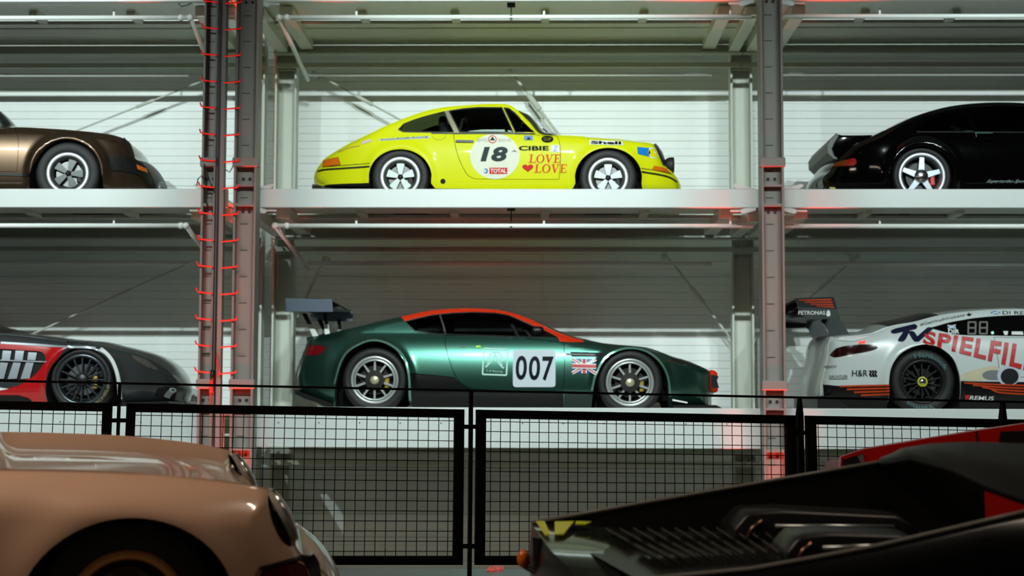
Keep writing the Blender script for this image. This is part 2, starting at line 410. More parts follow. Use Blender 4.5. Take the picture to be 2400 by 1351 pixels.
# framing spotlights on the ceiling track (above the picture)
M_HOUS = mat('black_lamp_housing', (14, 14, 15), .5)
for k, (bay, pp) in enumerate(SPOTS):
    P = Vector(pp); mid = Vector((BAY_MID[bay], 0, 1.6)); fwd = (mid - P).normalized()
    root = empty('framing_spotlight', P, f"black framing spotlight with barn doors, {'left' if k % 2 == 0 else 'right'} one above the {bay} bay", 'spotlight', 'framing spotlights above the void')
    tube('housing', -fwd * .10, -fwd * .42, .09, M_HOUS, root, 16); tube('yoke', -fwd * .25, -fwd * .25 + Vector((0, 0, .9)), .02, M_HOUS, root, 8)
    for sd in (-1, 1):
        e = (Vector((BAY_MID[bay] + sd * BAY_HALF, 0, 1.6)) - P).normalized()
        side = fwd.cross(Vector((0, 0, 1))).normalized() * sd; upv = side.cross(fwd) * sd
        c_ = e * (.42 / e.dot(fwd)) + side * .19
        R3 = Matrix((side, fwd, upv)).transposed()
        box('barn_door', c_, (.38, .008, 1.1), M_HOUS, root, rot=R3)
    bm = bmesh.new(); b_box(bm, -fwd * .06, (.05, .05, .05), .01); obj_bm('lens_holder', bm, M_HOUS, root)
bm = bmesh.new(); b_tube(bm, (0, 0, 0), (22, 0, 0), .03, 10); o = obj_bm('lighting_bar', bm, M_HOUS, None, True, (-11, -8.3, 7.95)); setp(o, 'black lighting bar carrying the framing spotlights above the void', 'lighting bar')

def loose_cable(label, pxs, Y, r=.006):
    q = [at(*p, Y) for p in pxs]; bm = bmesh.new(); b_path(bm, [p - q[0] for p in q], r, 6); o = obj_bm('loose_cable', bm, M_BLACK, None, True, q[0]); setp(o, label, 'cable', 'loose cables on the rack')
loose_cable('thin black cable looping over the hooked post beside the brown car', [(461, 436), (464, 420), (472, 412), (480, 424), (484, 446), (480, 470), (488, 487)], P_Y0 - .02)
loose_cable('thin black cable crossing the hooked post above the deck level', [(478, 384), (484, 402), (494, 430), (502, 452)], P_Y0 - .02)
loose_cable('thin black cable hanging between the two left rack posts', [(552, 374), (545, 392), (538, 404), (526, 396)], P_Y0 + .1)
loose_cable('black cable loop under the top deck left of the hooked post', [(422, -4), (419, 8), (425, 15), (440, 12), (452, 4)], .1)
# ------------------------------------------------------------------ car builder
def in_poly(P, poly):
    x, y = P[:, 0], P[:, 1]; n = len(poly); c = np.zeros(len(P), bool); j = n - 1
    for i in range(n):
        xi, yi = poly[i]; xj, yj = poly[j]
        if yi != yj:
            m = ((yi > y) != (yj > y)) & (x < (xj - xi) * (y - yi) / (yj - yi) + xi); c ^= m
        j = i
    return c
def seg_dist(P, A, B):
    d = B - A; L = (d * d).sum(1) + 1e-12
    best = np.full(len(P), 1e9)
    for a, dd, l in zip(A, d, L):
        t = np.clip(((P - a) @ dd) / l, 0, 1); q = a + t[:, None] * dd
        best = np.minimum(best, np.hypot(P[:, 0] - q[:, 0], P[:, 1] - q[:, 1]))
    return best
def catmull(pts, closed=False, step=.05, corners=()):
    """dense polyline through pts; corner indices keep their angle"""
    pts = [np.array(p, float) for p in pts]; n = len(pts); out = []
    rng = range(n if closed else n - 1)
    for i in rng:
        p1, p2 = pts[i], pts[(i + 1) % n]
        p0 = pts[i - 1] if (closed or i > 0) else p1; p3 = pts[(i + 2) % n] if (closed or i + 2 < n) else p2
        if i in corners: p0 = p1 - (p2 - p1)
        if (i + 1) % n in corners: p3 = p2 + (p2 - p1)
        l = np.linalg.norm(p2 - p1); k = max(1, int(math.ceil(l / step)))
        m1 = (p2 - p0) * l / max(1e-6, (np.linalg.norm(p1 - p0) + l)); m2 = (p3 - p1) * l / max(1e-6, (np.linalg.norm(p3 - p2) + l))
        for s in range(k):
            t = s / k; h = (2 * t**3 - 3 * t**2 + 1, t**3 - 2 * t**2 + t, -2 * t**3 + 3 * t**2, t**3 - t**2)
            out.append((h[0] * p1 + h[1] * m1 + h[2] * p2 + h[3] * m2, i))
    if not closed: out.append((pts[-1], n - 1))
    return out
def shrink(poly, d):
    P = np.array(poly, float); n = len(P)
    area = 0.5 * sum(P[i][0] * P[(i + 1) % n][1] - P[(i + 1) % n][0] * P[i][1] for i in range(n))
    s = 1 if area > 0 else -1; out = []
    for i in range(n):
        e1 = P[i] - P[i - 1]; e2 = P[(i + 1) % n] - P[i]
        n1 = np.array((-e1[1], e1[0])) / (np.linalg.norm(e1) + 1e-9); n2 = np.array((-e2[1], e2[0])) / (np.linalg.norm(e2) + 1e-9)
        b = n1 + n2; b /= max(.3, np.linalg.norm(b)); out.append(P[i] + s * b * d / max(.5, float(b @ n1)))
    return out

class Car:
    def __init__(s, name, label, cat, W, Yc, zdeck, zb, tum, xmid_px, zpx, group=None, conv=None, roll=.09, bulge=.25, zmid=.5, under=.3, plan=(.25, .25), taper=(.8, .8), flare=.03, arch_w=.06):
        s.W, s.Yc, s.zd, s.zb, s.tum, s.rollr, s.bulge, s.zmid, s.under, s.plan, s.taper, s.flare, s.arch_w = W, Yc, zdeck, zb, tum, roll, bulge, zmid, under, plan, taper, flare, arch_w
        s.x0 = 0 if conv else at(xmid_px, zpx, Yc - W).x
        s.conv_fn = conv
        s.root = empty(name, (s.x0, Yc, zdeck), label, cat, group)
        s.wheels = []                 # (x, z, R arch)
    def c(s, p):
        """photo pixel on the near flank -> local (x, z)"""
        if s.conv_fn: return s.conv_fn(p)
        z = s.zd + .5
        for _ in range(3):
            y = s.Yc - s.W + s.tum * max(0, z - s.zd - s.zb)
            w = at(p[0], p[1], y); z = w.z
        return np.array((w.x - s.x0, w.z - s.zd))
    def cs(s, pts): return [s.c(p) for p in pts]
    # half width of the body at (x, z)
    def Y(s, P, roll=True):
        P = np.atleast_2d(np.asarray(P, float)); x, z = P[:, 0], P[:, 1]
        y = np.full(len(P), s.W)
        tf = np.clip((x - (s.xF - s.taper[1])) / s.taper[1], 0, 1.15); tr = np.clip(((s.xR + s.taper[0]) - x) / s.taper[0], 0, 1.15)
        y *= 1 - s.plan[1] * tf ** 2.6 - s.plan[0] * tr ** 2.6
        y -= s.bulge * (np.minimum(z, s.zb + .05) - s.zmid) ** 2
        y -= s.under * np.clip(.28 - z, 0, 1) ** 2 * 4
        d = .07; u = (z - s.zb) / d
        y -= s.tum * d * np.logaddexp(0, np.clip(u, -30, 30))
        for wx, wz, ra in s.wheels:
            dd = np.hypot(x - wx, z - wz) - ra
            y += s.flare * np.exp(-(dd / s.arch_w) ** 2) * (z > wz - .2)
        if roll and getattr(s, 'rollA', None) is not None and len(s.rollA):
            dist = seg_dist(P, s.rollA, s.rollB)
            r = s.rollr * (1 - .45 * np.clip((z - s.zb) / .15, 0, 1))
            t = np.clip(1 - dist / r, 0, .97)
            y -= r * (1 - np.sqrt(1 - t * t))
        return np.maximum(y, .04)
    def normals(s, P):
        e = .004; P = np.asarray(P, float)
        gx = (s.Y(P + (e, 0)) - s.Y(P - (e, 0))) / (2 * e); gz = (s.Y(P + (0, e)) - s.Y(P - (0, e))) / (2 * e)
        n = np.stack((-gx, np.ones(len(P)), -gz), 1); n /= np.linalg.norm(n, axis=1)[:, None]
        return n
    def build(s, outline, panels, tags, step=.035, lining=True, holes=()):
        """outline: items (px,py[,'c']) and ('@tag', crown); panels: dict name, poly, mat, gap, glass"""
        pts, corners, tg, cr = [], [], [], []
        cur, crown = 'body', .0
        for it in outline:
            if isinstance(it[0], str): cur, crown = it[0][1:], it[1]; continue
            if len(it) > 2: corners.append(len(pts))
            pts.append(s.c(it[:2])); tg.append(cur); cr.append(crown)
        xs = [p[0] for p in pts]; s.xF, s.xR = max(xs), min(xs)
        dense = catmull(pts, True, .045, corners)
        OP = np.array([d[0] for d in dense]); OT = [tg[d[1]] for d in dense]; OC = np.array([cr[d[1]] for d in dense])
        n = len(OP); OC = (OC + np.roll(OC, 1)) / 2
        for _ in range(2): OC = (np.roll(OC, 1) + 2 * OC + np.roll(OC, -1)) / 4
        keep = [i for i in range(n) if OT[i] not in ('arch', 'bottom')]
        s.rollA = OP[keep]; s.rollB = OP[[(i + 1) % n for i in keep]]
        area = 0.5 * np.sum(OP[:, 0] * np.roll(OP[:, 1], -1) - np.roll(OP[:, 0], -1) * OP[:, 1])
        sg = 1 if area > 0 else -1
        tang = np.roll(OP, -1, 0) - np.roll(OP, 1, 0); tang /= np.linalg.norm(tang, axis=1)[:, None] + 1e-9
        ON = np.stack((tang[:, 1], -tang[:, 0]), 1) * sg
        s.OP = OP
        # ---- triangulate the flank with every panel outline in it
        V = [tuple(p) for p in OP]; E = [(i, (i + 1) % n) for i in range(n)]; polys = []
        for pd in panels:
            cp = [s.c(p) for p in pd['poly']]
            cn = [i for i, p in enumerate(pd['poly']) if len(p) > 2]
            dp = [d[0] for d in catmull(cp, True, .05, cn)] if pd.get('smooth', True) else [d[0] for d in catmull(cp, True, .05, range(len(cp)))]
            inner = shrink(dp, pd.get('gap', .006)) if pd.get('gap', .006) > 0 else None
            for poly in ([dp] + ([inner] if inner is not None else [])):
                b = len(V); V += [tuple(p) for p in poly]; E += [(b + i, b + (i + 1) % len(poly)) for i in range(len(poly))]
            polys.append((pd, np.array(dp), np.array(inner) if inner is not None else np.array(dp)))
        gx = np.arange(s.xR, s.xF, step); gz = np.arange(OP[:, 1].min(), OP[:, 1].max(), step)
        G = np.array([(a + (step / 2 if k % 2 else 0), b) for k, b in enumerate(gz) for a in gx])
        G = G[in_poly(G, OP)]
        G = G[seg_dist(G, OP, np.roll(OP, -1, 0)) > step * .35]
        for pd, o_, i_ in polys:
            G = G[seg_dist(G, o_, np.roll(o_, -1, 0)) > step * .35]
        # rings just inside the rolled edges keep the shading even there
        G = G[seg_dist(G, s.rollA, s.rollB) > .075]
        ring = np.concatenate([OP[keep] - ON[keep] * d_ for d_ in (.014, .034, .062)])
        ring = ring[in_poly(ring, OP)]
        dd_ = seg_dist(ring, s.rollA, s.rollB); ring = ring[dd_ > .0125]
        ring = ring[seg_dist(ring, OP, np.roll(OP, -1, 0)) > .0125]
        for pd, o_, i_ in polys: ring = ring[seg_dist(ring, o_, np.roll(o_, -1, 0)) > .012]
        V += [tuple(p) for p in G] + [tuple(p) for p in ring]
        r = delaunay_2d_cdt([Vector(v) for v in V], E, [], 0, 1e-5)
        RV = np.array([tuple(v) for v in r[0]]); RT_ = np.array([f for f in r[2] if len(f) == 3])
        cen = RV[RT_].mean(1)
        ins = in_poly(cen, OP); RT_, cen = RT_[ins], cen[ins]
        own = np.full(len(RT_), -1)
        for k, (pd, o_, i_) in enumerate(polys):
            a = in_poly(cen, o_); b = in_poly(cen, i_)
            own[a] = -2; own[b] = k
        Yv = s.Y(RV); Nv = s.normals(RV)
        def shell(tris, off, side, name, m, par):
            if not len(tris): return None
            idx = np.unique(tris); mp = {int(v): i for i, v in enumerate(idx)}
            vs_ = [(RV[i, 0], side * (Yv[i] + off), RV[i, 1]) for i in idx]
            fs_ = [tuple(mp[int(v)] for v in t) for t in tris]
            # outward winding
            a = np.cross(np.array(vs_)[[f[1] for f in fs_]] - np.array(vs_)[[f[0] for f in fs_]], np.array(vs_)[[f[2] for f in fs_]] - np.array(vs_)[[f[0] for f in fs_]])
            fs_ = [f if a[k][1] * side > 0 else f[::-1] for k, f in enumerate(fs_)]
            nn = [(Nv[i, 0], side * Nv[i, 1], Nv[i, 2]) for i in idx]
            return mesh(name, vs_, fs_, m, par, True, nn)
        s.parts = {}
        for side in (-1, 1):
            shell(RT_[own == -1], 0, side, 'body_side', tags['body'][1], s.root)
            for k, (pd, o_, i_) in enumerate(polys):
                if pd.get('near') and side > 0:
                    shell(RT_[own == k], 0, side, 'body_side', tags['body'][1], s.root); continue
                o = shell(RT_[own == k], pd.get('off', 0), side, pd['name'], pd['mat'], s.root)
                if o and pd.get('label'): o['label'] = pd['label']
                if pd.get('back') is not None and o:
                    shell(RT_[own == k], -pd['back'][0], side, pd['back'][1], pd['back'][2], o)
            if lining:
                low = RT_[(cen[:, 1] < s.zb) & (seg_dist(cen, s.rollA, s.rollB) > .10) & ((own < 0) | np.array([(k >= 0 and 'window' not in polys[k][0]['name']) for k in own]))]
                shell(low, -.06, side, 'inner_lining', M_VOID, s.root)
        # ---- cross strips: bonnet, roof, screens, tail ...
        NC = 13; T = np.linspace(-1, 1, NC); Yo = s.Y(OP)
        groups = []
        i = 0; start = next(k for k in range(n) if OT[k] != OT[k - 1])
        order = [(start + k) % n for k in range(n)]
        for i in order:
            if groups and groups[-1][0] == OT[i]: groups[-1][1].append(i)
            else: groups.append((OT[i], [i]))
        for tag, ids in groups:
            ids = ids + [(ids[-1] + 1) % n]
            if tag == 'arch':
                # wheel well on both sides
                for side in (-1, 1):
                    vs_, fs_ = [], []
                    for i in ids:
                        for dy in (0, .02, .02, .34): pass
                        y = Yo[i]; vs_ += [(OP[i, 0], side * y, OP[i, 1]), (OP[i, 0] - ON[i, 0] * .0, side * (y - .03), OP[i, 1])]
                    for k in range(len(ids) - 1): fs_.append((2 * k, 2 * k + 1, 2 * k + 3, 2 * k + 2))
                    mesh('arch_lip', vs_, fs_, tags['body'][1], s.root, True)
                    vs_, fs_ = [], []
                    for i in ids:
                        y = Yo[i]; vs_ += [(OP[i, 0], side * (y - .03), OP[i, 1]), (OP[i, 0], side * (s.W - .40), OP[i, 1])]
                    for k in range(len(ids) - 1): fs_.append((2 * k, 2 * k + 1, 2 * k + 3, 2 * k + 2))
                    m_ = len(vs_); cx = np.mean(OP[ids, 0]); vs_.append((cx, side * (s.W - .40), OP[ids, 1].min()))
                    for k in range(len(ids) - 1): fs_.append((2 * k + 1, 2 * k + 3, m_))
                    mesh('wheel_well', vs_, fs_, M_VOID, s.root, True)
                continue
            nm, m = tags.get(tag, tags['body'])[:2]
            vs_, fs_ = [], []
            for i in ids:
                c_ = OC[i]
                for t in T:
                    k_ = (1 - t * t) if c_ >= 0 else (1 - t ** 4)
                    vs_.append((OP[i, 0] + ON[i, 0] * c_ * k_, t * Yo[i], OP[i, 1] + ON[i, 1] * c_ * k_))
            for a in range(len(ids) - 1):
                for b in range(NC - 1):
                    q = (a * NC + b, a * NC + b + 1, (a + 1) * NC + b + 1, (a + 1) * NC + b)
                    fs_.append(q if sg > 0 else q[::-1])
            mesh(nm, vs_, fs_, m, s.root, True)
            if tag == 'roof':
                mesh('headliner', [(v[0] - ON[ids[k // NC]][0] * .03, v[1] * .97, v[2] - ON[ids[k // NC]][1] * .03) for k, v in enumerate(vs_)], fs_, M_VOID, s.root, True)
    # ---- trim and lettering that follow the flank
    def surf(s, p, off=.004, side=-1):
        q = np.atleast_2d(p); y = s.Y(q)
        return [(a[0], side * (b + off), a[1]) for a, b in zip(q, y)]
    def strip(s, pxs, w, name, m, off=.006, side=(-1, 1), parent=None, smooth=True):
        P = np.array([d[0] for d in catmull([s.c(p) for p in pxs], False, .04)]) if smooth else np.array([s.c(p) for p in pxs])
        tg_ = np.gradient(P, axis=0); tg_ /= np.linalg.norm(tg_, axis=1)[:, None]; nn = np.stack((-tg_[:, 1], tg_[:, 0]), 1)
        for sd in side:
            A = s.surf(P + nn * w / 2, off, sd); B = s.surf(P - nn * w / 2, off, sd)
            A0 = s.surf(P + nn * w / 2, -.01, sd); B0 = s.surf(P - nn * w / 2, -.01, sd)
            vs_ = A + B + A0 + B0; n = len(P); fs_ = []
            for k in range(n - 1):
                fs_ += [(k, k + 1, n + k + 1, n + k), (k, k + 1, 2 * n + k + 1, 2 * n + k), (n + k, n + k + 1, 3 * n + k + 1, 3 * n + k)]
            o = mesh(name, vs_, fs_, m, parent or s.root)
        return o
    def flat(s, pxs, name, m, off=.004, parent=None, side=-1, smooth=False, local=False, step=.05):
        cp = [np.array(p[:2]) if local else s.c(p) for p in pxs]
        dp = [d[0] for d in catmull(cp, True, .04, () if smooth else range(len(cp)))]
        P = np.array(dp); gx = np.arange(P[:, 0].min(), P[:, 0].max(), step); gz = np.arange(P[:, 1].min(), P[:, 1].max(), step)
        G = np.array([(a, b) for a in gx for b in gz]); V = [tuple(p) for p in dp]
        if len(G):
            G = G[in_poly(G, P)]
            if len(G): G = G[seg_dist(G, P, np.roll(P, -1, 0)) > step * .3]
            V += [tuple(p) for p in G]
        n = len(dp)
        r = delaunay_2d_cdt([Vector(v) for v in V], [(i, (i + 1) % n) for i in range(n)], [], 0, 1e-5)
        RV = np.array([tuple(v) for v in r[0]]); T_ = np.array([f for f in r[2] if len(f) == 3]); T_ = T_[in_poly(RV[T_].mean(1), P)]
        return mesh(name, s.surf(RV, off, side), T_, m, parent or s.root, True, [(a, side * b, c_) for a, b, c_ in s.normals(RV)])
    def ellipse(s, cx, cy, rx, ry, name, m, off=.004, parent=None, n=28, clip=None):
        pts = [(cx + rx * math.cos(2 * math.pi * k / n), cy + ry * math.sin(2 * math.pi * k / n)) for k in range(n)]
        if clip is not None: pts = [(a, max(b, clip)) for a, b in pts]
        return s.flat(pts, name, m, off, parent)
    def text(s, txt, p00, p10, p01, m, name='lettering', off=.006, shear=0.0, bold=0.0, parent=None, space=1.0, p11=None):
        """lettering mapped onto the parallelogram (bottom left, bottom right, top left) given in photo pixels"""
        vs_, fs_ = text_tris(txt, shear, bold, space)
        a, b, c_ = s.c(p00), s.c(p10), s.c(p01)
        d_ = s.c(p11) if p11 else b + c_ - a
        u, v = vs_[:, :1], vs_[:, 1:2]
        P = a * (1 - u) * (1 - v) + b * u * (1 - v) + c_ * (1 - u) * v + d_ * u * v
        return mesh(name, s.surf(P, off), fs_, m, parent or s.root)
    def slab(s, pxs, ya, yb, name, m, bev=0.0, parent=None, smooth=False, local=False):
        """side outline extruded across the car from y = ya to yb"""
        cp = [np.array(p[:2]) if local else s.c(p) for p in pxs]
        if smooth: cp = [d[0] for d in catmull(cp, True, .05)]
        bm = bmesh.new(); b_prism(bm, [(p[0], 0, p[1]) for p in cp], (0, ya, 0), (0, yb, 0))
        if bev:
            es = [e for e in bm.edges if abs(e.verts[0].co.y - e.verts[1].co.y) < 1e-6]
            bmesh.ops.bevel(bm, geom=es, offset=bev, segments=3, affect='EDGES', profile=.5)
        return obj_bm(name, bm, m, parent or s.root, smooth)
    def tyre_text(s, wx, wz, y, txt, r0, r1, a_mid, span, m, flip=False):
        vs_, fs_ = text_tris(txt, 0, .02); out = []
        for u, v in vs_:
            a = math.radians(a_mid + (0.5 - u) * span * (-1 if flip else 1)); r = r0 + (r1 - r0) * (1 - v if flip else v)
            out.append((wx + math.cos(a) * r, y, wz + math.sin(a) * r))
        return mesh('tyre_lettering', out, fs_, m, s.root)
_tc = {}
def text_tris(txt, shear=0.0, bold=0.0, space=1.0):
    key = (txt, shear, bold, space)
    if key in _tc: return _tc[key]
    cu = bpy.data.curves.new('txt', 'FONT'); cu.body = txt; cu.size = 1; cu.shear = shear; cu.offset = bold; cu.space_character = space; cu.resolution_u = 4
    o = bpy.data.objects.new('txt', cu); COL.objects.link(o)
    bpy.context.view_layer.update()
    me = bpy.data.meshes.new_from_object(o.evaluated_get(bpy.context.evaluated_depsgraph_get()))
    bm = bmesh.new(); bm.from_mesh(me)
    bmesh.ops.triangulate(bm, faces=bm.faces[:])
    for _ in range(2):
        es = [e for e in bm.edges if e.calc_length() > .28]
        if es: bmesh.ops.subdivide_edges(bm, edges=es, cuts=1); bmesh.ops.triangulate(bm, faces=bm.faces[:])
    bm.verts.index_update()
    V = np.array([(v.co.x, v.co.y) for v in bm.verts]); Fc = [tuple(v.index for v in f_.verts) for f_ in bm.faces]
    bm.free(); bpy.data.objects.remove(o); bpy.data.curves.remove(cu); bpy.data.meshes.remove(me)
    V -= V.min(0); V /= V.max(0)
    _tc[key] = (V, Fc); return V, Fc

# ---- wheels: turned tyre and rim, single spokes, hub, brake
def wheel_set(car, spots, R, rim, width, style, cols, ytrack=None, rot0=0.0):
    """spots: local (x, z) of the axles; builds four wheels"""
    ow = width / 2
    bm = bmesh.new(); b_lathe(bm, [(rim * 1.0, -ow * .92), (rim * 1.06, -ow), (rim + (R - rim) * .45, -ow * 1.04), (rim + (R - rim) * .75, -ow), (R * .985, -ow * .86), (R, -ow * .6), (R, ow * .6), (R * .985, ow * .86), (rim * 1.06, ow), (rim, ow * .92)], 48)
    tyre = bpy.data.meshes.new('tyre'); bm.to_mesh(tyre); bm.free(); tyre.materials.append(M_RUB); tyre.polygons.foreach_set('use_smooth', [True] * len(tyre.polygons))
    lip = cols.get('lipw', .10)
    bm = bmesh.new(); b_lathe(bm, [(rim * 1.01, -ow * .93), (rim * 1.0, -ow * 1.0), (rim * (1 - lip), -ow * .98), (rim * (1 - lip) - .006, -ow * .90)], 48)
    lipm = bpy.data.meshes.new('rim_lip'); bm.to_mesh(lipm); bm.free(); lipm.materials.append(cols['lip']); lipm.polygons.foreach_set('use_smooth', [True] * len(lipm.polygons))
    dp = cols.get('depth', .5)
    bm = bmesh.new(); b_lathe(bm, [(rim * (1 - lip) - .006, -ow * .90), (rim * cols.get('br', .74), -ow * (1 - dp)), (rim * cols.get('br', .74) - .012, -ow * (1 - dp) + .03), (rim * .8, ow * .9), (rim * .98, ow * .93)], 48)
    barrel = bpy.data.meshes.new('wheel'); bm.to_mesh(barrel); bm.free(); barrel.materials.append(cols['barrel']); barrel.polygons.foreach_set('use_smooth', [True] * len(barrel.polygons))
    bm = bmesh.new(); b_lathe(bm, [(.05, .0), (rim * .62, .0), (rim * .62, .02), (.05, .02)], 32, closed=True)
    disc = bpy.data.meshes.new('brake_disc'); bm.to_mesh(disc); bm.free(); disc.materials.append(cols.get('disc', M_DISC))
    hr = cols.get('hub', .055)
    bm = bmesh.new(); b_lathe(bm, [(0.001, -.022), (hr * .8, -.02), (hr, -.008), (hr * 1.02, .03), (0.001, .03)], 24)
    hub = bpy.data.meshes.new('hub_cap'); bm.to_mesh(hub); bm.free(); hub.materials.append(cols['hubm']); hub.polygons.foreach_set('use_smooth', [True] * len(hub.polygons))
    n, r0, r1, w0, w1, th = style
    bm = bmesh.new()
    yf = -ow * (1 - dp) - .004
    b_prism(bm, [(-w0 / 2, 0, r0), (w0 / 2, 0, r0), (w1 / 2 * .95, 0, r1 * .9), (w1 / 2, 0, r1 * .96), (w1 * .3, 0, r1), (-w1 * .3, 0, r1), (-w1 / 2, 0, r1 * .96), (-w1 / 2 * .95, 0, r1 * .9)], (0, 0, 0), (0, th, 0))
    spoke = bpy.data.meshes.new('spoke'); bm.to_mesh(spoke); bm.free(); spoke.materials.append(cols['spoke'])
    cal = None
    bm = bmesh.new(); b_box(bm, (0, 0, 0), (.055, .05, .14), .012); cal = bpy.data.meshes.new('brake_caliper'); bm.to_mesh(cal); bm.free(); cal.materials.append(cols.get('cal', M_DARK))
    bm = bmesh.new(); b_lathe(bm, [(.001, .05), (rim * .9, .05)], 24); bk = bpy.data.meshes.new('backing'); bm.to_mesh(bk); bm.free(); bk.materials.append(M_VOID)
    yt = ytrack if ytrack is not None else car.W - .035
    for (wx, wz) in spots:
        for side in (-1, 1):
            w = inst('wheel', barrel, car.root, (wx, side * (yt - ow), wz), (0, 0, 0 if side < 0 else math.pi))
            inst('tyre', tyre, w); inst('rim_lip', lipm, w)
            inst('hub_cap', hub, w, (0, yf - cols.get('hubout', .0), 0))
            inst('brake_disc', disc, w, (0, yf + .055, 0)); inst('brake_caliper', cal, w, (rim * .5, yf + .05, -.03))
            inst('backing', bk, w, (0, yf + .06, 0))
            for k in range(n):
                a = rot0 + 2 * math.pi * k / n
                inst('spoke', spoke, w, (0, yf, 0), (0, a, 0))
            if cols.get('ring'):
                bm = bmesh.new(); b_lathe(bm, [(hr * 1.0, -.026), (hr * cols.get('ringk', 1.35), -.024), (hr * cols.get('ringk', 1.35), -.0), (hr, -.0)], 24, closed=True); obj_bm('hub_ring', bm, cols['ring'], w, loc=(0, yf, 0))
    return yt, ow, yf
def seat(car, x, y, z, m, s=1.0):
    root = car.root
    bm = bmesh.new(); b_box(bm, (0, 0, .06), (.46 * s, .44, .12), .05); b_box(bm, (-.26 * s, 0, .36), (.13, .44, .58), .05, Matrix.Rotation(-.22, 3, 'Y')); b_box(bm, (-.34 * s, 0, .70), (.09, .24, .16), .04)
    o = obj_bm('seat', bm, m, root, True, (x, y, z)); return o
def steering(car, x, y, z, r=.18):
    bm = bmesh.new(); n = 20
    b_path(bm, [(math.sin(2 * math.pi * k / n) * r * .35, math.cos(2 * math.pi * k / n) * r, math.sin(2 * math.pi * k / n) * r) for k in range(n + 1)], .013, 6)
    b_tube(bm, (0, 0, 0), (.25, 0, -.1), .02, 8); b_box(bm, (0, 0, 0), (.02, r * 1.8, .03))
    return obj_bm('steering_wheel', bm, M_BLACK, car.root, True, (x, y, z))
def cabin_tub(car, xa, xb, z):
    box('cabin_floor', ((xa + xb) / 2, 0, z / 2 + .05), (xb - xa, car.W * 1.5, .06), M_VOID, car.root)
    box('dashboard', (xb - .12, 0, z + .06), (.26, car.W * 1.55, .22), M_VOID, car.root, .05)
    box('bulkhead', (xa + .03, 0, z * .6 + .1), (.06, car.W * 1.5, z * .9), M_VOID, car.root)
# ------------------------------------------------------------------ yellow coupe
M_YEL = mat('yellow_paint', (218, 220, 16), .40, coat=.5, noise=.015, spec=.12)
M_AMBER = mat('amber_lens', (225, 110, 12), .2, coat=.5)
M_REDL = mat('red_lens', (150, 14, 12), .2, coat=.5)
M_RUBT = mat('black_rubber_trim', (12, 12, 13), .5)
def arc_px(cx, cy, rx, ry, a0, a1, n=12):
    return [(cx + rx * math.cos(math.radians(a0 + (a1 - a0) * k / n)), cy - ry * math.sin(math.radians(a0 + (a1 - a0) * k / n))) for k in range(n + 1)]
YC_Y = .45 + .81
yel = Car('sports_coupe', 'bright yellow race coupe with number 18 roundel on the upper deck', 'car', .81, YC_Y, ZD_B, .74, .33, 1181, 414, 'cars on the rack', flare=.025, bulge=.22, plan=(.24, .24), taper=(.8, .65))
RW, FWp = (937, 413), (1426, 415)
def fuchs_wheels(car, rw, fw, petal, barrel, lip, r_rim=.218, width=.19, rot=0.0):
    rx, rz = car.c(rw); fx, fz = car.c(fw)
    return wheel_set(car, [(rx, rz), (fx, fz)], rz, r_rim, width, (5, .03, r_rim * .69, .040, .088, .03), dict(lip=lip, barrel=barrel, spoke=petal, hubm=M_BLACK, hub=.026, lipw=.13, br=.72, depth=.42, disc=M_DISC), rot0=rot)
rx, rz = yel.c(RW); fx, fz = yel.c(FWp)
yel.wheels = [(rx, rz, .335), (fx, fz, .335)]
arch_r = arc_px(938, 416, 74, 66, 186, -12, 14); arch_f = arc_px(1426, 418, 79, 71, 190, -10, 14)
OUT_Y = [('@tail', .06), (752, 429, 'c'), (736, 422), (729, 410), (731, 394), (741, 381), (753, 367),
         ('@engine_lid', .05), (780, 351), (820, 330), (866, 309.5), ('@rear', .05), (900, 294), (930, 282), (960, 270), (1000, 257),
         ('@roof', .035), (1040, 249), (1080, 245), (1140, 241.5), (1180, 241.5), (1199, 246),
         ('@screen', .13), (1214, 258), (1240, 284), (1267, 311.5),
         ('@hood', -.05), (1316, 314), (1370, 316.5), (1440, 321), (1500, 328), (1534, 333, 'c'),
         ('@nose', .05), (1548, 356), (1561, 384), (1576, 395), (1590, 408), (1598, 423), (1597, 440), (1590, 447, 'c'),
         ('@bottom', 0), (1508, 449, 'c'), ('@arch', 0)] + [(p[0], p[1], 'c') if k == 0 else p for k, p in enumerate(arch_f[::-1])] + \
        [('@bottom', 0), (1340, 444, 'c'), (1020, 441, 'c'), ('@arch', 0)] + arch_r[::-1] + [('@bottom', 0), (864, 429, 'c')]
def rev_arch(a): return a
tagsY = {'body': ('body_side', M_YEL), 'tail': ('tail_panel', M_YEL), 'engine_lid': ('engine_lid', M_YEL), 'rear': ('rear_window', G_CLEAR), 'roof': ('roof', M_YEL), 'screen': ('windshield', G_CLEAR),
         'hood': ('hood', M_YEL), 'nose': ('nose_panel', M_YEL), 'bottom': ('underbody', M_VOID)}
win_q = [(934, 303, 'c'), (946, 290), (972, 280), (1000, 271.5), (1041, 261, 'c'), (1063, 309, 'c'), (1010, 309), (945, 308)]
win_d = [(1052, 259.5, 'c'), (1085, 254.5), (1120, 251.5), (1176, 251.5, 'c'), (1203, 309, 'c'), (1140, 309), (1077, 309, 'c')]
win_v = [(1181, 252, 'c'), (1193, 254), (1206, 264), (1252, 309, 'c'), (1208, 309, 'c')]
door_y = [(1062, 313, 'c'), (1066, 340), (1073, 366), (1085, 394), (1098, 413), (1114, 420, 'c'), (1220, 421), (1311, 421, 'c'), (1314, 380), (1313, 340), (1306, 316, 'c'), (1180, 313)]
